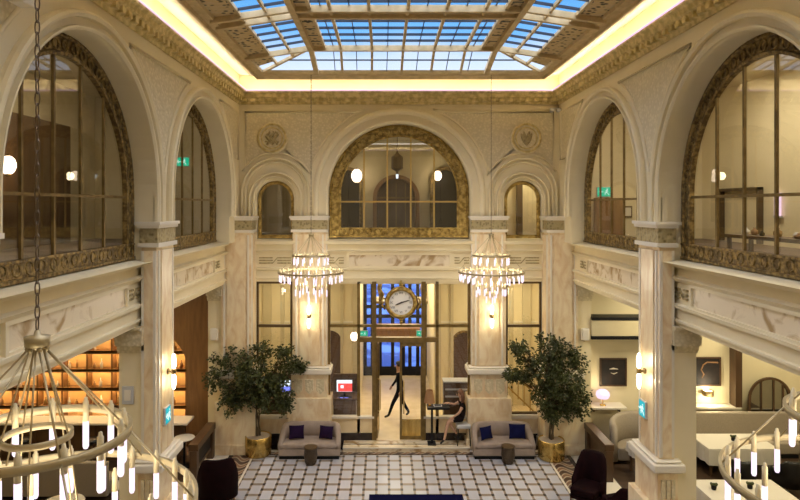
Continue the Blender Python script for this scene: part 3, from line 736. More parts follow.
# ------------------------------------------------------------------ vestibule behind the glass
mb = MB(); mb.quad((-5.2, 18.7, .13), (5.2, 18.7, .13), (5.2, 26, .13), (-5.2, 26, .13)); struct('floor_vestibule', mb, 'lobby')
mb = MB()
mb.quad((-5.2, 18.8, 5.0), (5.2, 18.8, 5.0), (5.2, 26, 5.0), (-5.2, 26, 5.0))
struct('ceiling_vestibule', mb, 'cream')
mb = MB()
for s in (-1, 1):
    mb.quad((s * 5.2, 18.8, 0), (s * 5.2, 26, 0), (s * 5.2, 26, 5), (s * 5.2, 18.8, 5))
    mb.quad((s * 5.2, 22, 0), (s * 1.32, 22, 0), (s * 1.32, 22, 5), (s * 5.2, 22, 5)); mb.quad((s * 1.32, 22, 0), (s * 1.32, 26, 0), (s * 1.32, 26, 5), (s * 1.32, 22, 5))
mb.box(-1.32, 1.32, 25.9, 26, 4.45, 5)
wv = struct('wall_vestibule', mb, 'cream')
for s in (-1, 1):
    for x, w in ((1.45, .22), (1.95, .10), (2.85, .10), (3.35, .14), (3.75, .05), (4.05, .14), (4.6, .3)):
        mb = MB(); mb.box(s * x - w / 2, s * x + w / 2, 21.93, 22.0, .13, 4.6); obj('wall_pilaster', mb, 'cream_dark', wv)
    mb = MB(); mb.box(*sorted((s * 1.32, s * 5.2)), 21.9, 22.0, 4.6, 4.75); mb.box(*sorted((s * 1.32, s * 5.2)), 21.95, 22.0, 3.05, 3.12); obj('wall_moulding', mb, 'white', wv)
VB = lambda a, z, d: (a, 22 - d, z)
for i, s in enumerate((-1, 1)):
    t = struct('door_%d' % (6 + i), loc=(s * 2.35, 22, .13))
    ol = outline(s * 2.38, .36, 2.35, .13, 16); mb = MB(); mb.add([VB(a, z, .02) for a, z in ol], [tuple(range(len(ol)))]); obj('door_leaf', mb, 'wood', t, world=True)
    mb = MB(); sweep_arch(mb, VB, s * 2.38, 2.35, .13, [(.44, 0), (.44, .06), (.36, .06), (.36, 0)], n=16); obj('door_surround', mb, 'bronze' if s > 0 else 'wood', t, world=True)
# wooden canopy over outer entrance + outer glazed doors to the dusk street
mb = MB(); mb.box(-.85, .85, 23.6, 24.4, 2.22, 2.48); mb.box(-.92, .92, 23.5, 24.5, 2.48, 2.56); struct('trim_%d' % n, mb, 'oak'); n += 1
t = struct('door_8', loc=(0, 25.9, .13))
mb = MB()
for x in (-1.25, -.95, -.62, -.1, .35, .62, .95, 1.25): mb.box(x - .07, x + .07, 25.85, 25.95, .13, 4.45)
for z in (.35, 2.6, 3.0): mb.box(-1.3, 1.3, 25.86, 25.94, z - .07, z + .07)
mb.box(-1.3, 1.3, 25.87, 25.93, .13, .5); obj('frame', mb, 'black', t, world=True)
mb = MB(); mb.quad((-1.3, 25.9, .4), (1.3, 25.9, .4), (1.3, 25.9, 4.45), (-1.3, 25.9, 4.45)); obj('pane', mb, 'outerglass', t, world=True)
# lit low marble counter with grid, under the doors' view, and street
mb = MB(); mb.quad((-8, 26, .0), (8, 26, .0), (8, 60, .0), (-8, 60, .0)); struct('ground_street', mb, 'pavement')
mb = MB(); mb.quad((-13, 26.02, -.1), (-1.3, 26.02, -.1), (-1.3, 26.02, 12), (-13, 26.02, 12)); mb.quad((1.3, 26.02, -.1), (13, 26.02, -.1), (13, 26.02, 12), (1.3, 26.02, 12)); mb.quad((-1.3, 26.02, 4.45), (1.3, 26.02, 4.45), (1.3, 26.02, 12), (-1.3, 26.02, 12)); struct('wall_outer', mb, 'cream_dark')

# ------------------------------------------------------------------ side aisles on the ground floor
mb = MB()
for s in (-1, 1):
    mb.quad((s * 5.15, YF, 4.93), (s * 13, YF, 4.93), (s * 13, 18.7, 4.93), (s * 5.15, 18.7, 4.93))
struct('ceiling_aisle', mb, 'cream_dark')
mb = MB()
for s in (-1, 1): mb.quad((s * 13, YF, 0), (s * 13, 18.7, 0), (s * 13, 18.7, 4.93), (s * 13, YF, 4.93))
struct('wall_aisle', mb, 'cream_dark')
mb = MB(); mb.quad((5.2, 18.65, 0), (13, 18.65, 0), (13, 18.65, 4.93), (5.2, 18.65, 4.93)); struct('wall_right_end', mb, 'cream')
# left end wall: dark wood surround with an arched opening to the amber back bar
mb = MB()
wall_with_arches(mb, lambda a, z, d: (a, 18.62 - d, z), -13, -5.2, 0, 4.93, [(-9.35, 2.98, 1.4, 0)] if False else [], reveal=.3)
mb = MB()
LE = lambda a, z, d: (a, 18.55 - d, z)
cr = 1.1                                              # rounded top corners of the opening
loopr = [(-6.36, 0)] + [(-6.36 - cr + cr * cos(t), 2.35 + cr * sin(t)) for t in [PI / 2 * i / 10 for i in range(11)]] + [(-12.9, 3.45)]
poly = [LE(a, z, 0) for a, z in loopr] + [LE(-12.9, 4.93, 0), LE(-5.2, 4.93, 0), LE(-5.2, 0, 0)]
mb.prism(poly, (0, .1, 0)); struct('wall_left_end', mb, 'oak')
mb = MB(); mb.quad((-13, 19.5, 0), (-5.2, 19.5, 0), (-5.2, 19.5, 4.93), (-13, 19.5, 4.93)); mb.quad((-5.2, 18.6, 0), (-5.2, 19.5, 0), (-5.2, 19.5, 4.93), (-5.2, 18.6, 4.93)); mb.quad((-13, 18.6, 4.93), (-5.2, 18.6, 4.93), (-5.2, 19.5, 4.93), (-13, 19.5, 4.93)); struct('wall_back_bar', mb, 'oak')
# back bar shelving
t = thing('back_bar_shelving', 'tall amber-lit wooden shelving behind the bar counter with many square bays', 'shelving', (-9.3, 19.1, 0))
mb = MB(); mb.box(-12.6, -6.1, 19.3, 19.34, .0, 4.0); obj('back_panel', mb, 'amber', t, world=True)
xs = [-12.6 + .76 * i for i in range(9)] + [-6.1]
for x in xs: mb = MB(); mb.box(x - .025, x + .025, 19.0, 19.3, .0, 4.0); obj('upright', mb, 'oak', t, world=True)
zs = [1.05, 1.60, 2.17, 2.73, 3.29, 3.85]
for z in zs: mb = MB(); mb.box(-12.6, -6.1, 18.98, 19.3, z - .025, z + .025); mb.box(-12.6, -6.1, 18.98, 19.0, z - .065, z + .025); sh = obj('shelf', mb, 'oak', t, world=True); mb = MB(); mb.box(-12.55, -6.15, 19.02, 19.06, z - .045, z - .027); obj('shelf_light', mb, 'strip', t, world=True)
kb = 0
for z in zs[:-1]:
    for i in range(len(xs) - 1):
        for q in range(random.choice((1, 2, 2, 3))):
            x = xs[i] + .14 + .2 * q + random.uniform(0, .06)
            if x > xs[i + 1] - .08: continue
            h = random.uniform(.16, .34); r = random.uniform(.035, .05)
            mb = MB(); mb.lathe([(r, 0), (r, h * .55), (r * .4, h * .72), (r * .35, h)], 8); o = obj('bottle', mb, ['bottle', 'tan', 'white'][kb % 3]); kb += 1
            o.location = (x, 19.12, z + .026); tag(o, 'small bottle standing in a bay of the amber-lit back bar shelves', 'bottle', 'bottles on the amber back bar shelves')
t = thing('bar_counter', 'dark bar counter with a pale stone top before the amber shelves', 'bar counter', (-9.2, 17.7, 0))
mb = MB(); mb.box(-12.9, -5.98, 17.4, 18.05, 1.04, 1.10); obj('counter_top', mb, 'white', t, world=True, bevel=.01)
mb = MB(); mb.box(-12.85, -6.2, 17.55, 18.0, 0, 1.04); 
for i in range(16): mb.box(-12.7 + i * .42, -12.4 + i * .42, 17.53, 17.55, .15, .95)
obj('counter_body', mb, 'wood', t, world=True)
def stool_table(x, y, h, r, label, m='white', group=None):
    t = thing('pedestal_table', label, 'table', (x, y, 0), 0, group)
    mb = MB(); mb.lathe([(0, h - .03), (r - .01, h - .03), (r, h - .015), (r - .01, h), (0, h)], 32); obj('table_top', mb, m, t)
    mb = MB(); mb.lathe([(.03, .03), (.03, h - .03)], 12); obj('stem', mb, 'black', t)
    mb = MB(); mb.lathe([(.22, 0), (.22, .02), (.05, .05), (.03, .06)], 24); obj('base', mb, 'black', t)
    return t
stool_table(-5.98, 17.15, .80, .29, 'round pale table top on a thin stem near the end of the bar counter')

def bar_stool(x, y, label, group):
    t = thing('bar_stool', label, 'stool', (x, y, 0), 0, group)
    mb = MB(); mb.lathe([(0, .70), (.19, .70), (.21, .74), (.20, .79), (.14, .81), (0, .815)], 20); obj('seat', mb, 'leather', t)
    mb = MB(); mb.lathe([(.03, .03), (.03, .7)], 10); mb.lathe([(.02, .3), (.2, .3), (.2, .32), (.02, .32)], 20); obj('stem', mb, 'darkbar', t)
    mb = MB(); mb.lathe([(.2, 0), (.2, .02), (.05, .05)], 20); obj('base', mb, 'darkbar', t)
    return t
s0 = bar_stool(-6.6, 17.05, 'black round bar stool tucked along the dark bar counter', 'black stools along the bar')
for i in range(1, 7): dup(s0, (-6.6 - .95 * i, 17.05, 0))

# divider rails with broad timber tops at both aisle openings
def divider(s, label, topm):
    t = thing('wooden_divider', label, 'divider', (s * 5.42, 17.0, 0))
    x0, x1 = sorted((s * 5.30, s * 5.55))
    mb = MB(); mb.box(x0, x1, 16.15, 17.85, .80, .98); obj('top_rail', mb, topm, t, world=True, bevel=.015)
    mb = MB(); mb.box(x0 + .08, x1 - .08, 16.2, 17.8, .25, .32); mb.box(x0 + .03, x1 - .03, 16.15, 16.35, .0, .8); mb.box(x0 + .03, x1 - .03, 17.65, 17.85, 0, .8); obj('post', mb, 'wood', t, world=True)
    mb = MB(); mb.box(x0 + .1, x1 - .1, 16.35, 17.65, .32, .8); obj('panel', mb, 'black' if s < 0 else 'wood', t, world=True)
divider(-1, 'dark timber divider rail between the bar counter and the wide bushy tree', 'wood')
divider(1, 'dark timber divider rail with a lit top beside the beige curved booth', 'wood')

# ------------------------------------------------------------------ sofas, cushions, drum tables
def sofa(x, y, label, w=1.78, dpt=.80):
    t = thing('loveseat_sofa', label, 'sofa', (x, y, 0), 0)
    def plan(e, k, n=40):                              # rounded D outline, opening to -Y; e: inset
        pts = []
        for i in range(n + 1):
            a = PI * i / n
            cx, sy = cos(a), sin(a); p = 2 / 4.2
            pts.append(((w / 2 - e) * math.copysign(abs(cx) ** p, cx), (dpt - e) * (abs(sy) ** p) - dpt / 2))
        return pts
    base = plan(.0, 0); ins = plan(.02, 0)
    front = [(w / 2 - .03, -dpt / 2 - .0)]
    mb = MB(); lp = plan(.04, 0); mb.prism([(a, b, .0) for a, b in lp], (0, 0, .08)); obj('plinth', mb, 'black', t)
    mb = MB(); mb.prism([(a, b - .0, .08) for a, b in plan(.01, 0)], (0, 0, .22)); obj('base', mb, 'sofa', t, bevel=.03)
    mb = MB(); mb.prism([(a, b - .02, .30) for a, b in plan(.10, 0)], (0, 0, .14)); obj('seat', mb, 'sofa', t, bevel=.05, seg=3)
    out, inn = plan(0, 0), plan(.15, 0); k = len(out); vs = []
    for (o, q) in zip(out, inn):
        f = (o[1] + dpt / 2) / dpt
        f2 = min(1, max(0, (f - .05) / .75)); h = .46 + .38 * (f2 * f2 * (3 - 2 * f2))
        vs += [(o[0], o[1], .28), (o[0], o[1], h - .04), ((o[0] * .7 + q[0] * .3), (o[1] * .7 + q[1] * .3), h), ((o[0] * .3 + q[0] * .7), (o[1] * .3 + q[1] * .7), h), (q[0], q[1], h - .04), (q[0], q[1], .28)]
    mb = MB(); fs = []
    for i in range(k - 1):
        for j in range(6): fs.append((6 * i + j, 6 * i + (j + 1) % 6, 6 * (i + 1) + (j + 1) % 6, 6 * (i + 1) + j))
    fs += [tuple(range(6)), tuple(6 * (k - 1) + j for j in range(6))]
    mb.add(vs, fs, 0, True); obj('backrest', mb, 'sofa', t)
    return t
YSO = 18.02
sofa(-2.585, YSO, 'taupe two-seat sofa with purple cushions, beside the red-screen monitor side of the entrance')
sofa(2.975, YSO, 'taupe two-seat sofa with navy cushions, next to the seated woman')
def cushion(x, y, z, rz, m, label, s=.40):
    k = 8; vs = []; fs = []
    for side in (1, -1):
        for i in range(k + 1):
            for j in range(k + 1):
                u, v = i / k * 2 - 1, j / k * 2 - 1
                th = .075 * (max(0, (1 - u * u) * (1 - v * v)) ** .45)
                pin = 1 - .06 * (1 - abs(u)) * abs(v) - .0
                vs.append((u * s / 2 * (1 - .07 * (1 - v * v)), side * -th, v * s / 2 * .86 * (1 - .07 * (1 - u * u)) + s * .43))
    for sd in range(2):
        o = sd * (k + 1) ** 2
        for i in range(k):
            for j in range(k): fs.append((o + i * (k + 1) + j, o + (i + 1) * (k + 1) + j, o + (i + 1) * (k + 1) + j + 1, o + i * (k + 1) + j + 1))
    mb = MB(); mb.add(vs, fs, 0, True)
    o = obj('throw_cushion', mb, m); o.location = (x, y, z); o.rotation_euler = (-.28, 0, rz)
    return tag(o, label, 'cushion')
cushion(-2.98, 17.90, .475, .12, 'purple', 'dark purple cushion on the taupe sofa, at the end by the brass-potted tree', .44)
cushion(-2.14, 17.90, .475, -.25, 'purple', 'dark purple cushion on the taupe sofa, at the end by the entrance step', .42)
cushion(2.52, 17.86, .475, .5, 'navy', 'navy cushion on the taupe sofa, at the end by the seated woman', .42)
cushion(3.40, 17.90, .475, -.08, 'navy', 'navy cushion on the taupe sofa, at the end by the brass-potted tree', .48)
def drum(x, y, label):
    t = thing('drum_table', label, 'side table', (x, y, 0))
    mb = MB(); mb.lathe([(.13, 0), (.16, .06), (.19, .25), (.175, .42), (.18, .46)], 28); obj('body', mb, 'drum', t)
    mb = MB(); mb.lathe([(0, .46), (.185, .46), (.19, .475), (.185, .49), (0, .49)], 28, smooth=False); obj('table_top', mb, 'darkbar', t)
drum(-2.50, 17.30, 'small woven brown drum table before the sofa with purple cushions')
drum(3.02, 17.36, 'small woven brown drum table before the sofa with navy cushions')

# ------------------------------------------------------------------ potted trees
def tree(x, y, label, blobs, seed, lean):
    rnd = random.Random(seed)
    t = thing('potted_tree', label, 'potted tree', (x, y, 0))
    mb = MB(); mb.lathe([(.33, 0), (.37, .04), (.385, .3), (.375, .54), (.36, .56), (.33, .54), (.33, .46)], 40, cap=False); mb.lathe([(0, .0), (.33, .0)], 40, cap=False); obj('planter', mb, 'brass', t)
    mb = MB(); mb.lathe([(0, .55), (.335, .535)], 24, cap=False); obj('soil', mb, 'soil', t)
    mb = MB(); tips = []
    for k in range(3):
        a0 = 2 * PI * k / 3; p = [(.05 * cos(a0), .05 * sin(a0), .47)]
        for i in range(1, 6): p.append((.05 * cos(a0 + i * .5) + lean * .02 * i, .05 * sin(a0 + i * .5), .47 + i * .17))
        mb.tube(p, [.035 - .003 * i for i in range(6)], 6); tips.append(p[-1])
    stem = obj('trunk', mb, 'bark', t)
    mb = MB(); centers = []
    for (bx, by, bz, rx, rz_) in blobs:
        b0 = Vector(rnd.choice(tips)); e = Vector((bx, by, bz)); mid = (b0 + e) / 2 + Vector((0, 0, .12))
        mb.tube([b0, mid, e], [.02, .014, .006], 5)
        for q in range(6):
            d = Vector((rnd.gauss(0, 1), rnd.gauss(0, 1), rnd.gauss(0, 1))).normalized(); mb.tube([mid, e + Vector((d.x * rx, d.y * rx, d.z * rz_)) * .85], [.008, .003], 4)
    obj('branches', mb, 'bark', t)
    mb = MB()
    for (bx, by, bz, rx, rz_) in blobs:
        nclump = int(38 * rx * rx * rz_ / .06)
        for q in range(max(24, nclump)):
            d = Vector((rnd.gauss(0, 1), rnd.gauss(0, 1), rnd.gauss(0, 1))).normalized() * rnd.random() ** .4
            c = Vector((bx + d.x * rx, by + d.y * rx, bz + d.z * rz_))
            for l in range(15):
                p = c + Vector((rnd.gauss(0, .05), rnd.gauss(0, .05), rnd.gauss(0, .06)))
                dirv = Vector((rnd.gauss(0, 1) + d.x, rnd.gauss(0, 1) + d.y, rnd.gauss(-.5, .7))).normalized()
                sd = dirv.cross(Vector((rnd.gauss(0, 1), rnd.gauss(0, 1), rnd.gauss(0, 1)))).normalized()
                L_ = rnd.uniform(.075, .125); W = L_ * .28
                mb.add([p, p + dirv * L_ * .45 + sd * W, p + dirv * L_, p + dirv * L_ * .45 - sd * W], [(0, 1, 2, 3)])
    obj('foliage', mb, 'leaf', t, recalc=False)
    return t
def blobset(lst, cx): return [((px - cx) / 34.6, random.uniform(-.35, .2), 7.2 - (py - 206) / 34.6, rx / 34.6, rz_ / 34.6) for px, py, rx, rz_ in lst]
tree(-4.10, 17.98, 'wide bushy indoor tree in a round brass planter, on the amber bar side', blobset([(222, 363, 12, 14), (216, 378, 11, 10), (238, 356, 13, 12), (252, 370, 16, 16), (262, 352, 9, 8), (281, 374, 12, 14), (285, 352, 6, 8), (293, 364, 8, 7), (300, 368, 7, 5), (236, 383, 14, 14), (232, 402, 9, 10), (248, 398, 16, 13), (268, 396, 14, 13), (284, 392, 11, 14), (288, 402, 7, 9), (262, 384, 16, 16)], 258), 3, -.3)
tree(4.32, 17.70, 'tall dense indoor tree in a round brass planter, on the curved booth side', blobset([(520, 344, 8, 7), (528, 356, 12, 11), (514, 371, 8, 5), (526, 375, 12, 6), (549, 342, 13, 11), (565, 352, 14, 14), (546, 362, 17, 15), (578, 362, 9, 13), (562, 378, 18, 16), (545, 388, 14, 14), (578, 388, 11, 16), (560, 402, 16, 13), (577, 408, 12, 8), (552, 408, 9, 9)], 553.5), 5, .3)

# ------------------------------------------------------------------ chandeliers
def chain(mb, z0, z1, link=.085):
    k = int((z1 - z0) / (link * .78))
    for i in range(k):
        z = z0 + (z1 - z0) * (i + .5) / k; L_ = link * .5; w = .013; pts = []
        for j in range(10):
            a = 2 * PI * j / 10; p = (w * cos(a), L_ * sin(a))
            pts.append((p[0], 0, z + p[1]) if i % 2 else (0, p[0], z + p[1]))
        mb.tube(pts, .0045, 4, closed=True)
HUB = 6.44
def chandelier():
    t = thing('ring_chandelier', '-', 'chandelier', (0, 0, HUB))
    mb = MB(); mb.lathe([(0, -.03), (.065, -.03), (.068, .025), (.02, .032), (.012, .06), (0, .06)], 24)
    for k in range(6): a = PI / 3 * k + .2; mb.sphere((.05 * cos(a), .05 * sin(a), -.045), .016, 8)
    obj('hub', mb, 'champagne', t)
    mb = MB(); chain(mb, .06, 10.72 - HUB); obj('chain', mb, 'chain', t)
    Z1, Z2, Z3 = 5.90 - HUB, 5.46 - HUB, 5.90 - HUB
    mb = MB(); mb.hoop(.48, .50, Z1 - .022, Z1 + .022, m=0, mi=1); r1 = obj('upper_hoop', mb, ['champagne', 'hoop_in'], t)
    mb = MB(); mb.hoop(.85, .87, Z2 - .022, Z2 + .022, 80, m=0, mi=1); obj('lower_hoop', mb, ['champagne', 'hoop_in'], t)
    mb = MB(); mb.hoop(.17, .185, Z3 - .018, Z3 + .018, 40, m=0, mi=1); obj('inner_hoop', mb, ['champagne', 'hoop_in'], t)
    for k in range(6):
        a = PI / 3 * k + .2; c, s = cos(a), sin(a)
        mb = MB(); mb.tube([(.05 * c, .05 * s, -.05), (.49 * c, .49 * s, Z1)], .006, 6); obj('rod', mb, 'champagne', t)
        mb = MB(); mb.tube([(.49 * c, .49 * s, Z1), (.86 * c, .86 * s, Z2)], .006, 6); obj('rod', mb, 'champagne', t)
    for k in range(5):
        a = 2 * PI / 5 * k; c, s = cos(a), sin(a)
        mb = MB(); mb.tube([(.04 * c, .04 * s, -.05), (.178 * c, .178 * s, Z3), (.30 * c, .30 * s, -1.45)], .005, 6); obj('rod', mb, 'champagne', t)
    def candle_mesh():
        mb = MB()
        mb.lathe([(.0, .145), (.010, .14), (.012, .12), (.018, .115), (.018, -.01)], 10, m=0)
        mb.lathe([(.0175, -.01), (.0185, -.015), (.0185, -.17), (.012, -.185), (0, -.19)], 10, m=1)
        return mb.mesh('candle', ['tube', 'candle'])
    cm = candle_mesh()
    def cand(r, a, z):
        o = bpy.data.objects.new('candle', cm); C.objects.link(o); o.parent = t; o.location = (r * cos(a), r * sin(a), z)
    for k in range(14): cand(.455, 2 * PI * k / 14 + .1, Z1 - .06)
    for k in range(24): cand(.82, 2 * PI * k / 24, Z2 - .06)
    for k in range(12): cand(.42 if k % 2 else .30, 2 * PI * k / 12 + .2, -1.40 - HUB + HUB - .02 * (k % 3) - .12 * 0)
    for k in range(3): cand(.13, 2 * PI * k / 3, -1.62)
    for k in range(7): cand(.60, 2 * PI * k / 7 + .35, -1.10)
    return t
ch = chandelier(); ch.location = (-2.40, 3.50, HUB)
ch['label'] = 'large glowing ring chandelier hanging close by, in front of the amber bar shelves'
CH = [(-2.40, 3.50), (2.60, 3.81), (-2.375, 16.35), (2.375, 16.35)]
dup(ch, (*CH[1], HUB), .4, 'large glowing ring chandelier hanging close by, in front of the white-clothed restaurant tables')
dup(ch, (*CH[2], HUB), .2, 'distant tiered chandelier of glowing candles before the pilaster by the dark small arched window')
dup(ch, (*CH[3], HUB), .6, 'distant tiered chandelier of glowing candles before the pilaster by the bright small arched window')

# ------------------------------------------------------------------ wall sconces
def sconce(loc, rz, label):
    t = thing('wall_sconce', label, 'sconce', loc, rz)
    mb = MB(); mb.lathe([(0, 0), (.06, 0), (.06, -.02), (.03, -.035), (0, -.035)], 16, axis='y'); obj('backplate', mb, 'bronze', t)
    mb = MB(); mb.tube([(0, -.03, 0), (0, -.12, -.03), (0, -.13, .0), (0, -.12, .03), (0, -.03, 0)], .012, 6); mb.lathe([(.035, -.05), (.045, -.03), (.045, .03), (.035, .05)], 12, (0, -.12, 0)); obj('arm', mb, 'bronze', t)
    for s in (1, -1):
        mb = MB(); mb.lathe([(.03, .06 * s), (.042, .10 * s), (.045, .22 * s), (.03, .33 * s), (0, .36 * s)], 14, (0, -.12, 0)); obj('bulb', mb, 'wallled', t)
    return t
SC = [((-2.68, 18.46, 3.93), 0, 'double sconce with two glowing bulbs on the pilaster under the dark small arched window'),
      ((2.74, 18.46, 3.93), 0, 'double sconce with two glowing bulbs on the pilaster under the bright small arched window'),
      ((-4.712, 12.22, 3.94), PI / 2, 'double sconce with two glowing bulbs on the near marble pier of the amber bar side'),
      ((4.712, 12.26, 3.94), -PI / 2, 'double sconce with two glowing bulbs on the near marble pier of the restaurant side')]
for a in SC: sconce(*a)

# ------------------------------------------------------------------ signs and small fittings
def exit_sign(loc, rz, label, m, w=.34, h=.20, arrow=-1):
    t = thing('exit_sign', label, 'exit sign', loc, rz)
    mb = MB(); mb.box(-w / 2 - .015, w / 2 + .015, 0, .04, -h / 2 - .015, h / 2 + .015); obj('housing', mb, 'grey', t)
    mb = MB(); mb.box(-w / 2, w / 2, -.006, 0, -h / 2, h / 2); fc = obj('lit_face', mb, m, t)
    mb = MB(); x = w * .17; k = h
    y = -.012
    mb.sphere((x + .02 * k, y, .30 * k), .075 * k, 8, sq=(1, .3, 1))
    B = lambda p, q, r: mb.tube([(x + p[0] * k, y, p[1] * k), (x + q[0] * k, y, q[1] * k)], r * k, 5)
    B((0, .2), (-.05, -.05), .055); B((-.05, -.05), (-.2, -.12), .04); B((-.2, -.12), (-.22, -.32), .035); B((-.05, -.05), (.12, -.18), .04); B((.12, -.18), (.22, -.34), .035); B((0, .16), (-.18, .1), .03); B((0, .16), (.16, .04), .03)
    x = -w * .22
    B((-.25, 0), (.2, 0), .04); s = arrow
    B((.22 * s, 0), (.06 * s, .16), .035); B((.22 * s, 0), (.06 * s, -.16), .035)
    obj('pictogram', mb, 'signwhite', t)
exit_sign((-1.10, 19.6, 3.17), 0, 'green lit exit sign beyond the entrance glass, under the clock at the numeral IX side', 'green', .24, .15)
exit_sign((.70, 19.6, 3.17), 0, 'green lit exit sign beyond the entrance glass, under the clock at the numeral III side', 'green', .24, .15, 1)
exit_sign((-4.67, 12.12, 3.12), PI / 2, 'turquoise lit exit sign on the near marble pier of the amber bar side', 'turq', .26, .30)
exit_sign((4.67, 12.30, 3.18), -PI / 2, 'turquoise lit exit sign on the near marble pier of the restaurant side', 'turq', .26, .30, 1)
exit_sign((-6.75, 19.34, 8.58), 0, 'green lit exit sign seen through the far side arched window above the bar', 'green', .42, .26)
exit_sign((6.42, 19.34, 7.64), 0, 'green lit exit sign above a wooden door in the upper gallery', 'green', .44, .28)
t = thing('wall_plate', 'small pale grey rectangular plate on the cream jamb beside the marble pier by the bar', 'wall plate', (-5.30, 11.725, 3.62))
mb = MB(); mb.box(-.11, .11, 0, .02, -.17, .17); obj('cover', mb, 'grey', t, bevel=.006); mb = MB(); mb.box(-.06, .06, -.01, 0, -.1, .1); obj('inset', mb, 'white', t)
def fitting(x, label):
    t = thing('wall_speaker', label, 'speaker', (x, 18.12, 3.45)); mb = MB(); mb.box(-.12, .12, -.08, .06, -.18, .18); obj('housing', mb, 'white', t, bevel=.05, seg=3); mb = MB(); mb.box(-.03, .03, .06, .1, -.05, .05); obj('mount', mb, 'grey', t)
fitting(5.42, 'small white wall fitting beside the tall dense tree, on the cream jamb')
fitting(-5.42, 'small pale wall fitting on the cream jamb above the wide bushy tree')
t = thing('security_camera', 'pair of small white security cameras tucked into the upper wall corner under the cornice', 'camera', (4.66, 18.48, 10.05))
for dx in (-.12, .08): mb = MB(); mb.lathe([(.05, -.14), (.06, -.12), (.06, .05), (0, .06)], 10, (dx, 0, 0), axis='y'); obj('housing', mb, 'grey', t)
mb = MB(); mb.box(-.14, .12, .03, .1, .05, .09); obj('bracket', mb, 'grey', t)
t = thing('wall_spotlight', 'white box-shaped spotlight fixed high beside the chain of the near chandelier over the bar side', 'spotlight', (-4.62, 7.10, 9.53))
mb = MB(); mb.box(-.06, .12, -.13, .13, -.03, .2); obj('housing', mb, 'white', t, bevel=.02); mb = MB(); mb.box(-.18, -.06, -.05, .05, .03, .12); obj('bracket', mb, 'grey', t)
globe((-1.43, 20.2, 2.95), 'white globe lamp glowing inside the vestibule under the clock', .12, 'warmglow')

# ------------------------------------------------------------------ reception desks and monitors behind glass
def desk(x0, x1, y0, y1, h, label):
    t = thing('reception_desk', label, 'desk', ((x0 + x1) / 2, (y0 + y1) / 2, .135))
    mb = MB(); mb.box(x0, x1, y0, y1, h - .05, h); obj('desk_top', mb, 'wood', t, world=True, bevel=.01)
    mb = MB(); mb.box(x0 + .04, x1 - .04, y0 + .05, y1 - .05, .135, h - .05); obj('desk_body', mb, 'wood', t, world=True)
    mb = MB(); mb.box(x0, x1, y1 + .02, y1 + .08, .137, 1.86); obj('back_panel', mb, 'wood', t, world=True)
desk(-4.25, -3.0, 19.0, 19.7, 1.30, 'dark reception desk behind the window next to the wide bushy tree')
desk(-2.05, -1.28, 19.0, 19.7, 1.30, 'dark reception desk behind the glass beside the entrance, under the red screen')
t = thing('display_cabinet', 'dark display cabinet with silvery top behind the seated woman, inside the glass', 'cabinet', (1.75, 19.3, .137))
mb = MB(); mb.box(-.36, .42, -.2, .2, 0, 1.62); obj('body', mb, 'wood', t, bevel=.01)
mb = MB(); mb.box(-.38, .44, -.22, .22, 1.62, 1.66); obj('top', mb, 'grey', t)
for k in range(3): mb = MB(); mb.box(-.32, .38, -.215, -.2, .95 + .22 * k, 1.0 + .22 * k); obj('tray', mb, 'grey', t)
def monitor(x, y, z, w, h, rz, label, faces):
    t = thing('computer_monitor', label, 'monitor', (x, y, z), rz)
    mb = MB(); mb.box(-w / 2, w / 2, 0, .04, .14, .14 + h); obj('casing', mb, 'black', t, bevel=.005)
    mb = MB()
    for i, (u0, u1, v0, v1, mi) in enumerate(faces): mb.box(-w / 2 + .012 + u0 * (w - .024), -w / 2 + .012 + u1 * (w - .024), -.004 - .001 * i, 0, .152 + v0 * (h - .024), .152 + v1 * (h - .024), mi)
    obj('screen', mb, ['screenwhite', 'screenred', 'screenblue', 'black'], t)
    mb = MB(); mb.box(-.03, .03, .01, .03, 0, .14); mb.box(-.12, .12, -.05, .1, 0, .012); obj('stand', mb, 'black', t)
monitor(-1.68, 19.2, 1.301, .50, .38, 0, 'monitor showing a red and white screen on the desk beside the entrance', [(0, 1, 0, 1, 0), (.08, 1, .02, .72, 1), (.25, .45, .3, .55, 0)])
monitor(-3.42, 19.25, 1.301, .55, .36, .25, 'monitor with a bright white screen glimpsed behind the wide bushy tree', [(0, 1, 0, 1, 2), (.02, .98, .45, .98, 0)])
t = thing('keyboard_panel', 'small dark counter device glowing blue below the red screen', 'device', (-1.65, 19.08, 1.301)); mb = MB(); mb.box(-.2, .2, -.05, .04, 0, .03); obj('body', mb, 'black', t); mb = MB(); mb.box(-.02, .1, -.054, -.05, .005, .025); mb.box(-.15, -.06, -.054, -.05, .005, .025); obj('display', mb, 'screenblue', t)

# stairs and gilt railing behind the other side window
t = thing('stair_railing', 'gilt staircase railing seen through the window behind the tall dense tree', 'railing', (3.8, 20.6, .135))
mb = MB(); mb.tube([(2.7, 20.6, 2.9), (4.6, 20.6, .9)], .035, 8); mb.tube([(2.7, 20.6, 2.1), (4.6, 20.6, .3)], .025, 8); obj('handrail', mb, 'iron', t, world=True)
mb = MB()
for i in range(9): x = 2.8 + i * .2; z = 2.9 - (x - 2.7) * 1.053; mb.tube([(x, 20.6, max(.15, z - .75)), (x, 20.6, z)], .018, 6)
obj('baluster', mb, 'iron', t, world=True)

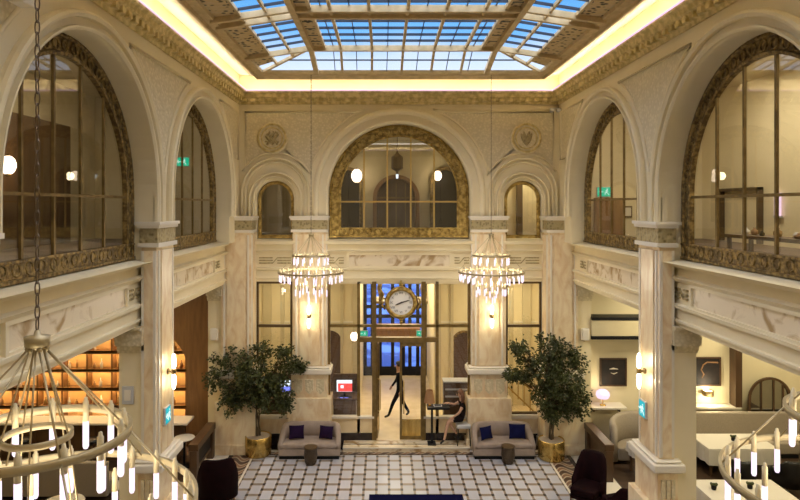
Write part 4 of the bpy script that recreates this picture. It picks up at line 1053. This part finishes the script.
# ------------------------------------------------------------------ armchairs
def armchair(loc, rz, label, seat_w=.78, hgt=1.0):
    t = thing('wing_armchair', label, 'armchair', loc, rz)
    w = seat_w / 2; vs = []; k = 20
    for i in range(k + 1):                             # curved wrap-around back, open to -Y
        a = -.25 + (PI + .5) * i / k; c, s_ = cos(a), sin(a)
        f = max(0, s_); z = .60 + (hgt - .60) * min(1, f * 1.5) ** 1.1
        o = (w * c, .42 * s_, 0); q = ((w - .11) * c, .31 * s_, 0)
        vs += [(o[0], o[1], .16), (o[0] * 1.02, o[1] * 1.06, z - .05), (o[0] * .96, o[1] * .96 + .02, z), (q[0], q[1], z - .03), (q[0], q[1], .3), (q[0], q[1], .16)]
    fs = [(6 * i + j, 6 * i + (j + 1) % 6, 6 * i + 6 + (j + 1) % 6, 6 * i + 6 + j) for i in range(k) for j in range(6)] + [tuple(range(6)), tuple(6 * k + j for j in range(6))]
    mb = MB(); mb.add(vs, fs, 0, True); obj('backrest', mb, 'burgundy', t)
    mb = MB(); mb.box(-w + .1, w - .1, -.44, .28, .28, .46); obj('seat', mb, 'burgundy', t, bevel=.05, seg=3)
    mb = MB(); mb.box(-w + .08, w - .08, -.40, .26, .16, .28); obj('base', mb, 'burgundy', t, bevel=.03)
    for x in (-w + .1, w - .1):
        for y in (-.36, .26): mb = MB(); mb.lathe([(.015, 0), (.025, .17)], 8, (x, y, 0)); obj('leg', mb, 'wood', t)
    return t
armchair((-4.50, 15.10, 0), .25 + PI, 'large dark burgundy armchair by the wave-pattern floor border on the bar side', .96, 1.17)
armchair((4.52, 15.05, 0), -.7, 'dark burgundy armchair with tall back on the restaurant side of the hall', .80, 1.14)
armchair((4.98, 14.15, 0), PI + .3, 'dark burgundy low armchair seen from its back, in front of the tall-backed one', .70, .92)

# ------------------------------------------------------------------ restaurant side
def picture(x, z, w, h, label, k):
    t = thing('framed_picture', label, 'picture', (x, 18.60, z))
    mb = MB()
    for b in ((-w / 2, w / 2, -h / 2, -h / 2 + .035), (-w / 2, w / 2, h / 2 - .035, h / 2), (-w / 2, -w / 2 + .035, -h / 2, h / 2), (w / 2 - .035, w / 2, -h / 2, h / 2)): mb.box(b[0], b[1], -.04, .03, b[2], b[3])
    obj('frame', mb, 'wood', t)
    mb = MB(); mb.box(-w / 2 + .03, w / 2 - .03, -.015, .02, -h / 2 + .03, h / 2 - .03); obj('canvas', mb, 'picture', t)
    mb = MB()
    if k == 0:
        mb.tube([(-.12, -.018, .09), (0, -.018, .11), (.14, -.018, .09)], [.01, .028, .01], 6); mb.tube([(-.08, -.018, -.02), (.02, -.018, -.05), (.12, -.018, -.01)], [.006, .018, .006], 6)
    else:
        mb.tube([(-.02, -.018, .28), (.3, -.018, .27)], [.02, .028], 6); mb.tube([(-.02, -.018, .28), (-.14, -.018, .2), (-.2, -.018, .05), (-.12, -.018, -.08), (-.18, -.018, -.2)], [.02, .02, .018, .02, .008], 6)
    obj('brush_strokes', mb, 'paint_light' if k == 0 else 'tan', t)
picture(6.42, 2.22, .80, .84, 'dark painting with two pale marks on the cream wall above the curved booth', 0)
picture(9.25, 2.24, .78, .86, 'dark painting with a curved pale line on the wall above the up-and-down wall light', 1)
# wall light below the second picture
t = thing('wall_uplighter', 'dark half-round wall light shining up and down below the painting with a curved line', 'wall light', (9.22, 18.52, 1.62))
mb = MB(); mb.lathe([(.17, .08), (.16, -.08), (.14, -.08), (.15, .08)], 20, cap=False); obj('lamp_shade', mb, 'bronze', t); mb = MB(); mb.lathe([(0, .05), (.12, .05), (.12, -.05), (0, -.05)], 16); obj('bulb', mb, 'wallled', t); mb = MB(); mb.box(-.04, .04, .1, .13, -.06, .06); obj('backplate', mb, 'bronze', t)
# recessed picture niche: dark post and ledge
mb = MB(); mb.box(9.93, 10.12, 18.3, 18.64, 1.25, 3.4); struct('trim_%d' % n, mb, 'wood'); n += 1
mb = MB(); mb.box(8.6, 10.1, 18.30, 18.64, 1.20, 1.26); struct('trim_%d' % n, mb, 'white'); n += 1
mb = MB(); mb.box(5.62, 8.2, 18.1, 18.64, 3.30, 3.40); mb.box(5.62, 8.2, 18.1, 18.64, 3.86, 3.95); struct('trim_%d' % n, mb, 'black'); n += 1
mb = MB(); mb.box(5.62, 8.2, 18.12, 18.64, 3.40, 3.86); struct('trim_%d' % n, mb, 'cream_dark'); n += 1
def banquette(x0, x1, y, h, label):
    t = thing('banquette', label, 'banquette', ((x0 + x1) / 2, y, 0))
    mb = MB(); mb.box(x0, x1, y - .16, y, .1, h); obj('backrest', mb, 'beige', t, world=True, bevel=.04); mb = MB(); mb.box(x0, x1, y - .65, y - .17, .12, .46); obj('seat', mb, 'beige', t, world=True, bevel=.05)
    mb = MB(); mb.box(x0 + .03, x1 - .03, y - .6, y - .05, 0, .1); obj('plinth', mb, 'black', t, world=True)
banquette(8.2, 11.4, 18.28, 1.16, 'straight beige banquette along the restaurant end wall below the ledge')
def booth(x, y, label):
    t = thing('curved_booth', label, 'booth', (x, y, 0))
    vs = []; k = 24; R = .95
    for i in range(k + 1):
        a = -.3 + (PI + .3) * i / k + .0; c, s_ = cos(a), sin(a)
        z = 1.08 + .12 * max(0, s_)
        if i < 4: z -= .0
        for r, zz in ((R, .08), (R + .03, z - .05), (R - .02, z), (R - .10, z), (R - .15, z - .05), (R - .15, .08)): vs.append((r * c, r * s_ * 1.0, zz))
    fs = [(6 * i + j, 6 * i + (j + 1) % 6, 6 * i + 6 + (j + 1) % 6, 6 * i + 6 + j) for i in range(k) for j in range(6)] + [tuple(range(6)), tuple(6 * k + j for j in range(6))]
    mb = MB(); mb.add(vs, fs, 0, True); obj('backrest', mb, 'beige', t)
    mb = MB(); mb.prism([(.79 * cos(PI * i / 20), .79 * sin(PI * i / 20) - .0, .10) for i in range(21)] + [(-.35, .25, .10), (0, .35, .1), (.35, .25, .10)][::1] if False else [(.79 * cos(PI * i / 20), .79 * sin(PI * i / 20), .10) for i in range(21)] + [(.4 * cos(PI - PI * i / 10), .4 * sin(PI - PI * i / 10), .10) for i in range(11)], (0, 0, .36)); obj('seat', mb, 'beige', t, bevel=.04)
    return t
booth(6.85, 17.25, 'tall curved beige booth seat beside the dark timber divider, below the painting with two marks')
def cloth_table(x, y, w, d, label, clabel, cl=.30, h=.75):
    t = thing('dining_table', label, 'table', (x, y, 0), 0, 'restaurant tables under white cloths')
    mb = MB(); mb.box(-w / 2, w / 2, -d / 2, d / 2, h - .04, h); obj('table_top', mb, 'wood', t)
    for sx in (-1, 1):
        for sy in (-1, 1): mb = MB(); mb.box(sx * (w / 2 - .08) - .03, sx * (w / 2 - .08) + .03, sy * (d / 2 - .08) - .03, sy * (d / 2 - .08) + .03, 0, h - .04); obj('leg', mb, 'wood', t)
    n_ = 44; vs = []; per = []
    hw, hd = w / 2 + .005, d / 2 + .005
    for i in range(n_):
        a = i / n_ * 4; q = int(a); f = a - q
        per.append([(-hw + 2 * hw * f, -hd), (hw, -hd + 2 * hd * f), (hw - 2 * hw * f, hd), (-hw, hd - 2 * hd * f)][q])
    for j, (dz, e) in enumerate(((.004, 0), (-.05, .012), (-cl, .03))):
        for i, p in enumerate(per):
            wv = e * (1 + .8 * sin(i * 1.9)) if j else 0
            l = math.hypot(*p); vs.append((p[0] + p[0] / l * wv, p[1] + p[1] / l * wv, h + dz - (.02 * sin(i * .7) if j == 2 else 0)))
    fs = [tuple(range(n_))] + [(j * n_ + i, j * n_ + (i + 1) % n_, (j + 1) * n_ + (i + 1) % n_, (j + 1) * n_ + i) for j in range(2) for i in range(n_)]
    mb = MB(); mb.add(vs, fs); o = obj('tablecloth', mb, 'cloth'); o.location = (x, y, 0); tag(o, clabel, 'tablecloth')
def posy(x, y, label):
    t = thing('centrepiece', label, 'centrepiece', (x, y, .755)); 
    mb = MB(); mb.lathe([(.05, 0), (.06, .06), (.04, .09)], 12); obj('bowl', mb, 'black', t); mb = MB()
    for i in range(7): mb.sphere((.05 * cos(i * 2.4), .05 * sin(i * 2.4), .10 + .015 * (i % 3)), .035, 8)
    obj('flowers', mb, 'leaf', t)
cloth_table(9.10, 17.0, 1.85, 1.1, 'restaurant table at the straight banquette, under a white cloth', 'white tablecloth with dark centrepiece on the table at the straight banquette', .42)
posy(9.15, 17.05, 'dark small centrepiece on the white-clothed table at the straight banquette')
cloth_table(7.70, 14.1, 1.9, 1.0, 'restaurant table behind the near chandelier hoop, under a white cloth', 'white tablecloth on the table close behind the near chandelier hoop')
posy(7.05, 14.1, 'dark small centrepiece on the table behind the near chandelier hoop, end by the cream jamb')
posy(7.9, 14.15, 'dark small centrepiece on the table behind the near chandelier hoop, middle of the cloth')
cloth_table(6.52, 16.62, .66, .70, 'restaurant table inside the curved booth, under a white cloth', 'white tablecloth on the table inside the curved booth', .24)
banquette(11.5, 12.8, 17.9, .98, 'beige banquette end below the arched mirror')
def tub_chair(x, y, rz, label):
    t = armchair((x, y, 0), rz, label, .7, .86)
    for c_ in t.children: 
        if c_.name.startswith('leg'): continue
        c_.data.materials.clear(); c_.data.materials.append(M['leather'])
    return t
tub_chair(8.6, 15.75, 2.8, 'dark tub chair drawn up to the table at the straight banquette')
tub_chair(9.75, 15.75, 3.3, 'dark tub chair beside another one, nearer the arched mirror')
# arched mirror
t = thing('arched_mirror', 'arched wall mirror with dark frame reflecting bright lights, above the banquette end', 'mirror', (10.95, 18.35, 1.08))
ol = outline(0, .58, .42, 0, 20); mb = MB(); mb.add([(a, 0, z) for a, z in ol], [tuple(range(len(ol)))]); o = obj('mirror_glass', mb, 'silver', t)
mb = MB(); sweep_arch(mb, lambda a, z, d: (a, -d, z), 0, .42, 0, [(.64, 0), (.64, .05), (.57, .05), (.57, 0)], n=20); mb.box(-.64, .64, -.05, 0, -.06, 0)
for a in (-.25, .12, .4): mb.box(a - .02, a + .02, -.03, 0, 0, .42 + math.sqrt(.57 ** 2 - a * a))
obj('frame', mb, 'wood', t)
# small table with lamp by the booth picture
t = thing('console_shelf', 'white lit shelf on the end wall behind the curved booth', 'shelf', (6.15, 18.37, 1.30)); mb = MB(); mb.box(-.5, .5, -.25, .28, -.05, 0); obj('shelf_board', mb, 'white', t); mb = MB(); mb.box(-.4, -.36, 0, .28, -.2, -.05); obj('bracket', mb, 'wood', t); mb = MB(); mb.box(.36, .4, 0, .28, -.2, -.05); obj('bracket', mb, 'wood', t)
t = thing('table_lamp', 'small table lamp with a pink-white glowing shade behind the curved booth', 'lamp', (6.02, 18.35, 1.301))
mb = MB(); mb.lathe([(.09, 0), (.09, .02), (.02, .04), (.015, .22)], 14); obj('base', mb, 'brass', t); mb = MB(); mb.lathe([(.16, .22), (.2, .30), (.18, .40), (.1, .46)], 20); obj('lamp_shade', mb, 'purpleglow', t)
# left aisle lounge tables
stool_table(-6.35, 14.6, .70, .42, 'round pale lounge table standing among dark stools beyond the near chandelier', 'white')
stool_table(-7.5, 13.6, .70, .45, 'round pale lounge table farther from the hall, beyond the near chandelier hoops', 'white')
t = thing('lounge_bench', 'long pale upholstered bench behind the near chandelier hoops on the bar side', 'bench', (-9.2, 15.3, 0))
mb = MB(); mb.box(-11.8, -7.2, 15.1, 15.25, .1, .95); obj('backrest', mb, 'beige', t, world=True, bevel=.04); mb = MB(); mb.box(-11.8, -7.2, 15.26, 15.8, .1, .46); obj('seat', mb, 'beige', t, world=True, bevel=.04)

# console with lamp near the woman
t = thing('tall_console', 'tall dark pedestal console where the seated woman rests her hand', 'console', (1.06, 18.42, .143))
mb = MB(); mb.box(-.24, .42, -.2, .2, 1.06, 1.12); obj('table_top', mb, 'black', t, bevel=.008); mb = MB(); mb.box(-.12, -.06, -.03, .03, .0, 1.06); obj('stem', mb, 'black', t); mb = MB(); mb.box(-.22, .02, -.16, .16, 0, .025); obj('base', mb, 'black', t)
t = thing('console_lamp', 'lamp with tapering brown shade glowing underneath on the tall dark console', 'lamp', (.90, 18.44, 1.264))
mb = MB(); mb.lathe([(.06, 0), (.06, .015), (.015, .03), (.015, .12)], 12); obj('base', mb, 'brass', t); mb = MB(); mb.lathe([(.17, .10), (.10, .46)], 20, cap=False); obj('lamp_shade', mb, 'tan', t); mb = MB(); mb.sphere((0, 0, .12), .06, 10); obj('bulb', mb, 'warmglow', t)
t = thing('tablet_device', 'slim silver tablet lying on the tall dark console', 'tablet', (1.14, 18.40, 1.264)); mb = MB(); mb.box(-.12, .12, -.09, .09, 0, .02); obj('body', mb, 'grey', t, bevel=.004); mb = MB(); mb.box(-.1, .1, -.07, .07, .02, .022); obj('screen', mb, 'black', t)
t = thing('padded_stool', 'tall grey padded stool under the seated woman', 'stool', (1.90, 18.40, .142))
mb = MB(); mb.box(-.22, .2, -.2, .2, .50, .625); obj('seat', mb, 'grey', t, bevel=.04, seg=3)
for x in (-.16, .16):
    for y in (-.15, .15): mb = MB(); mb.tube([(x, y, .51), (x * 1.2, y * 1.2, .003)], .016, 6); obj('leg', mb, 'black', t)

# ------------------------------------------------------------------ people
def figure(name, J, E, label, colour, clothes_fn, hair_fn, root):
    """J: {joint: (x,y,z,r)}; E: edges"""
    keys = list(J); me = bpy.data.meshes.new('body'); me.from_pydata([J[k][:3] for k in keys], [(keys.index(a), keys.index(b)) for a, b in E], [])
    o = bpy.data.objects.new('tmp', me); C.objects.link(o)
    md = o.modifiers.new('skin', 'SKIN'); md.use_smooth_shade = True; sv = me.skin_vertices[0].data
    for i, k in enumerate(keys):
        r = J[k][3]; sv[i].radius = r if isinstance(r, tuple) else (r, r); sv[i].use_root = (k == root)
    sb = o.modifiers.new('sub', 'SUBSURF'); sb.levels = 2; sb.render_levels = 2
    bpy.context.view_layer.update()
    m2 = bpy.data.meshes.new_from_object(o.evaluated_get(bpy.context.evaluated_depsgraph_get()))
    bpy.data.objects.remove(o)
    m2.materials.clear()
    for m in colour: m2.materials.append(M[m])
    segs = [(Vector(J[a][:3]), Vector(J[b][:3]), a, b) for a, b in E]
    for f in m2.polygons:
        p = f.center; best = None
        for A, B, a, b in segs:
            d = B - A; t_ = max(0, min(1, (p - A).dot(d) / max(1e-9, d.length_squared))); q = (A + d * t_ - p).length
            if best is None or q < best[0]: best = (q, a, b, t_)
        f.material_index = clothes_fn(best[1], best[2], best[3], p); f.use_smooth = True
    return m2
def hand_joints(J, E, wrist, name, dirv, side, thumb):
    """palm and five bent fingers from the wrist along dirv; side: spread axis, thumb: sign along side"""
    w = Vector(J[wrist][:3]); d = Vector(dirv).normalized(); s_ = Vector(side).normalized(); nrm = d.cross(s_).normalized()
    palm = w + d * .055; J[name] = (*palm, (.030, .020)); E.append((wrist, name))
    for i, (off, L_) in enumerate(((-.027, .062), (-.009, .075), (.009, .072), (.027, .055))):
        k0 = palm + d * .032 + s_ * off; k1 = k0 + d * L_ * .5 + nrm * .008; k2 = k1 + d * L_ * .35 + nrm * .03
        for q, p in enumerate((k0, k1, k2)): J['%s_f%d_%d' % (name, i, q)] = (*p, .009 - .001 * q)
        E += [(name, '%s_f%d_0' % (name, i)), ('%s_f%d_0' % (name, i), '%s_f%d_1' % (name, i)), ('%s_f%d_1' % (name, i), '%s_f%d_2' % (name, i))]
    t0 = w + d * .025 + s_ * (thumb * .035) + nrm * .008; t1 = t0 + d * .045 + s_ * (thumb * .02) + nrm * .015
    J[name + '_t0'] = (*t0, .011); J[name + '_t1'] = (*t1, .009); E += [(name, name + '_t0'), (name + '_t0', name + '_t1')]

def face_parts(root, hc, fwd, hairm, long):
    """nose, eyes, mouth, ears and hair for a head centred at hc (local), facing fwd (unit, horizontal)"""
    f = Vector(fwd); s_ = Vector((-f.y, f.x, 0)); hc = Vector(hc)
    mb = MB()
    for k in (-1, 1):
        e = hc + f * .088 + s_ * (.032 * k) + Vector((0, 0, .012)); mb.sphere(e, .011, 8)
    obj('eyes', mb, 'black', root)
    mb = MB(); mb.sphere(hc + f * .10 + Vector((0, 0, -.02)), .017, 8, sq=(1, 1, 1.5))
    for k in (-1, 1): mb.sphere(hc + s_ * (.078 * k) - f * .005 + Vector((0, 0, -.01)), .022, 8, sq=(.8, .8, 1.3))
    obj('nose_and_ears', mb, 'skin', root)
    mb = MB(); mb.sphere(hc + f * .086 + Vector((0, 0, -.058)), .018, 8, sq=(1, 1, .4)); obj('mouth', mb, 'tan', root)
    mb = MB()
    vs = []; fs = []; n1, n2 = 14, 20
    for i in range(n1 + 1):
        for j in range(n2):
            ph = PI * .5 - (PI * (.62 if not long else .60)) * i / n1; th = 2 * PI * j / n2
            dirv = Vector((cos(th), sin(th), 0)); front = dirv.dot(f)
            zz = sin(ph); rr = cos(ph)
            if front > .35: zz = max(zz, .32)
            p = hc + Vector((dirv.x * rr * .098, dirv.y * rr * .098, zz * .122 + .022)) - f * .018
            vs.append(p)
    fs = [(i * n2 + j, i * n2 + (j + 1) % n2, (i + 1) * n2 + (j + 1) % n2, (i + 1) * n2 + j) for i in range(n1) for j in range(n2)]
    mb.add(vs, fs, 0, True)
    if long:
        for k in range(-4, 5):
            a = k * .28; b0 = hc - f * (.085 * cos(a)) + s_ * (.09 * sin(a)) + Vector((0, 0, .03))
            mb.tube([b0, b0 - f * .025 + Vector((0, 0, -.12)), b0 - f * .015 + Vector((0, 0, -.27)), b0 + Vector((0, 0, -.34))], [.03, .036, .03, .008], 7)
    obj('hair', mb, hairm, root)

# man walking beyond the doors, facing -X
mx, my, mz = .07, 20.7, .135
man = thing('person', 'person in a black suit striding past just inside the glass entrance doors', 'person', (mx, my, mz))
J = {'pel': (0, 0, .93, (.15, .11)), 'abd': (-.01, 0, 1.10, (.14, .10)), 'chest': (-.02, 0, 1.32, (.17, .12)), 'neck0': (-.03, 0, 1.47, (.075, .07)), 'neck1': (-.045, 0, 1.55, .052), 'head0': (-.06, 0, 1.63, (.078, .078)), 'head1': (-.06, 0, 1.73, (.075, .075)),
     'hipl': (-.02, -.10, .88, .09), 'kneel': (-.22, -.10, .50, .062), 'ankl': (-.36, -.10, .10, .042), 'toel': (-.50, -.10, .05, .036),
     'hipr': (.02, .10, .88, .09), 'kneer': (.10, .10, .48, .062), 'ankr': (.30, .10, .14, .042), 'toer': (.20, .10, .05, .036),
     'shl': (-.02, -.19, 1.42, .062), 'ell': (.08, -.24, 1.14, .048), 'wrl': (.02, -.25, .90, .034),
     'shr': (-.02, .19, 1.42, .062), 'elr': (-.10, .24, 1.15, .048), 'wrr': (-.24, .24, .95, .034)}
E = [('pel', 'abd'), ('abd', 'chest'), ('chest', 'neck0'), ('neck0', 'neck1'), ('neck1', 'head0'), ('head0', 'head1'), ('pel', 'hipl'), ('hipl', 'kneel'), ('kneel', 'ankl'), ('ankl', 'toel'), ('pel', 'hipr'), ('hipr', 'kneer'), ('kneer', 'ankr'), ('ankr', 'toer'), ('chest', 'shl'), ('shl', 'ell'), ('ell', 'wrl'), ('chest', 'shr'), ('shr', 'elr'), ('elr', 'wrr')]
hand_joints(J, E, 'wrl', 'handl', (-.2, 0, -1), (1, 0, 0), -1); hand_joints(J, E, 'wrr', 'handr', (-.5, 0, -.8), (.8, 0, -.5), -1)
def mc(a, b, t, p):
    if 'toe' in b: return 2
    if b.startswith('hand') or a.startswith('hand'): return 1
    if b.startswith('head') or a.startswith('head') or b == 'neck1': return 1
    return 0
me = figure('body', J, E, '', ['suit', 'skin', 'leather'], mc, None, 'pel'); b = bpy.data.objects.new('body', me); C.objects.link(b); b.parent = man
face_parts(man, (-.065, 0, 1.68), (-1, 0, 0), 'hairdark', False); man.scale = (1.04, 1.04, 1.04)

# woman seated on the stool, facing -X
wx, wy, wz = 1.90, 18.36, .142
wom = thing('person', 'seated person with long auburn hair in a short black dress at the tall console', 'person', (wx, wy, wz))
J = {'pel': (-.03, 0, .79, (.15, .13)), 'abd': (-.03, 0, .96, (.115, .09)), 'chest': (-.04, 0, 1.15, (.14, .105)), 'neck0': (-.06, 0, 1.29, (.06, .055)), 'neck1': (-.08, 0, 1.37, .043), 'head0': (-.10, 0, 1.45, (.072, .072)), 'head1': (-.10, 0, 1.54, (.07, .07)),
     'hipl': (-.08, -.10, .78, .088), 'kneel': (-.46, -.10, .72, .060), 'ankl': (-.58, -.08, .16, .035), 'toel': (-.70, -.08, .05, .028),
     'hipr': (-.08, .09, .78, .088), 'kneer': (-.44, .08, .66, .060), 'ankr': (-.20, .04, .30, .035), 'toer': (-.26, .03, .18, .028),
     'shl': (-.04, -.165, 1.25, .052), 'ell': (-.14, -.21, 1.01, .038), 'wrl': (-.32, -.16, .86, .027),
     'shr': (-.04, .165, 1.25, .052), 'elr': (-.24, .20, 1.12, .038), 'wrr': (-.44, .12, 1.19, .027)}
hand_joints(J, E2 := [e for e in E if not (e[0].startswith('hand') or e[1].startswith('hand'))], 'wrl', 'handl', (-1, .1, -.3), (0, 1, 0), 1)
hand_joints(J, E2, 'wrr', 'handr', (-1, -.1, 0), (0, 1, 0), -1)
def wc(a, b, t, p):
    if 'toe' in b: return 2
    if b.startswith('hip') or a == 'pel' or a == 'abd' or b == 'neck0': return 0
    if a.startswith('hip'): return 0 if t < .62 else 1
    if b.startswith('sh') : return 0
    if a.startswith('sh'): return 0 if t < .4 else 1
    return 1
me = figure('body', J, E2, '', ['dress', 'skin', 'leather'], wc, None, 'pel'); b = bpy.data.objects.new('body', me); C.objects.link(b); b.parent = wom
face_parts(wom, (-.105, 0, 1.50), (-1, 0, 0), 'hair', True)

# ------------------------------------------------------------------ light
def light(kind, loc, power, col, size=.3, rot=(0, 0, 0), sy=None, spot=None):
    d = bpy.data.lights.new('lamp_light', kind); d.energy = power; d.color = col
    if kind == 'AREA':
        d.size = size
        if sy: d.shape = 'RECTANGLE'; d.size_y = sy
    else: d.shadow_soft_size = size
    if spot: d.spot_size = spot; d.spot_blend = .6
    o = bpy.data.objects.new('lamp_light', d); C.objects.link(o); o.location = loc; o.rotation_euler = rot; return o
WARM = (1, .80, .46); CREAM = (1, .87, .58)
for x, y in CH: light('POINT', (x, y, 5.35), 22 if y < 9 else 45, (1, .84, .60), .35)
for (loc, rz, l) in SC:
    nx, ny = (0, -1) if rz == 0 else ((1, 0) if rz > 0 else (-1, 0))
    for dz in (.2, -.2): light('POINT', (loc[0] + nx * .2, loc[1] + ny * .2, loc[2] + dz), 2.6, WARM, .05)
# ceiling lights of the galleries and aisles
for y in (4, 9.5, 15): light('AREA', (7.4, y, 10.5), 60, (1, .88, .68), 1.6)
for y in (4, 9.5, 15): light('AREA', (-7.4, y, 10.5), 19, (1, .82, .56), 1.2)
light('AREA', (0, 21, 10.5), 4, WARM, 1.5)
for x in (-1.48, 1.55): light('POINT', (x, 22.8, 8.3), 7, WARM, .15)
light('POINT', (4.2, 19.9, 8.8), 40, CREAM, .2)  # added light without a fitting, brightens the room behind the small arched window
light('POINT', (-8.7, 14.1, 8.13), 14, WARM, .15)
for y in (16.8, 12, 7): light('AREA', (7.5, y, 4.9), 42, CREAM, 1.2); light('AREA', (10.8, y, 4.9), 46, CREAM, 1.2)
for y in (15.5, 10): light('AREA', (-7.5, y, 4.9), 26, WARM, 1.2); light('AREA', (-10.8, y, 4.9), 26, WARM, 1.2)
light('AREA', (0, 23.4, 4.95), 88, CREAM, 1.6, sy=3.2); light('AREA', (-3.6, 20.3, 4.95), 26, CREAM, 1.0); light('AREA', (3.6, 20.3, 4.95), 40, CREAM, 1.0); light('AREA', (0, 20, 4.95), 14, CREAM, 1.5)
light('POINT', (9.22, 18.3, 1.86), 8, CREAM, .08); light('POINT', (9.22, 18.3, 1.42), 5, CREAM, .08); light('POINT', (6.02, 18.2, 1.75), 7, CREAM, .1)

# ------------------------------------------------------------------ dusk sky with brightened zenith
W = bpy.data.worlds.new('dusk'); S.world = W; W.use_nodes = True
nt = W.node_tree; bg = nt.nodes['Background']
tc = nt.nodes.new('ShaderNodeTexCoord'); sp = nt.nodes.new('ShaderNodeSeparateXYZ'); nt.links.new(tc.outputs['Generated'], sp.inputs[0])
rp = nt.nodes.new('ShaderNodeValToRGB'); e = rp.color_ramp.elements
e[0].position = 0; e[0].color = (.16, .34, .75, 1); e[1].position = 1; e[1].color = (2.3, 2.25, 2.45, 1)  # unseen zenith made brighter than dusk, added as fill light for the hall
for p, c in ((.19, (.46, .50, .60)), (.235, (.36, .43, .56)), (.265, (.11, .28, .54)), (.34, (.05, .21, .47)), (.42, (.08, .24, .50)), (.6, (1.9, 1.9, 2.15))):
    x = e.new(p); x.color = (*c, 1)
nz = nt.nodes.new('ShaderNodeTexNoise'); nz.inputs['Scale'].default_value = 7; nt.links.new(tc.outputs['Generated'], nz.inputs['Vector'])
ad = nt.nodes.new('ShaderNodeMath'); ad.operation = 'MULTIPLY_ADD'; ad.inputs[1].default_value = .05; nt.links.new(nz.outputs['Fac'], ad.inputs[0]); nt.links.new(sp.outputs['Z'], ad.inputs[2])
sb = nt.nodes.new('ShaderNodeMath'); sb.operation = 'SUBTRACT'; sb.inputs[1].default_value = .025; nt.links.new(ad.outputs[0], sb.inputs[0])
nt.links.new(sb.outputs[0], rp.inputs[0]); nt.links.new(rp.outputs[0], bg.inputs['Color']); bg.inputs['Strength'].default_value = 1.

# ------------------------------------------------------------------ camera and view
cd = bpy.data.cameras.new('camera'); cam = bpy.data.objects.new('camera', cd); C.objects.link(cam); S.camera = cam
cam.location = (-.44, 0, 7.2); cam.rotation_euler = (PI / 2, 0, 0)
cd.sensor_width = 36; cd.lens = 36 * 620 / 800; cd.shift_x = (400 - 384.5) / 800; cd.shift_y = -(250 - 206) / 800
cd.clip_start = .05
S.view_settings.view_transform = 'Standard'; S.view_settings.look = 'None'; S.view_settings.gamma = 1; S.view_settings.use_curve_mapping = False
S.view_settings.exposure = 1.12
cy = S.cycles
cy.use_denoising = True; cy.denoiser = 'OPENIMAGEDENOISE'; cy.max_bounces = 8; cy.diffuse_bounces = 5; cy.glossy_bounces = 4; cy.transparent_max_bounces = 12; cy.caustics_reflective = False; cy.caustics_refractive = False; cy.sample_clamp_indirect = 6; cy.use_light_tree = True
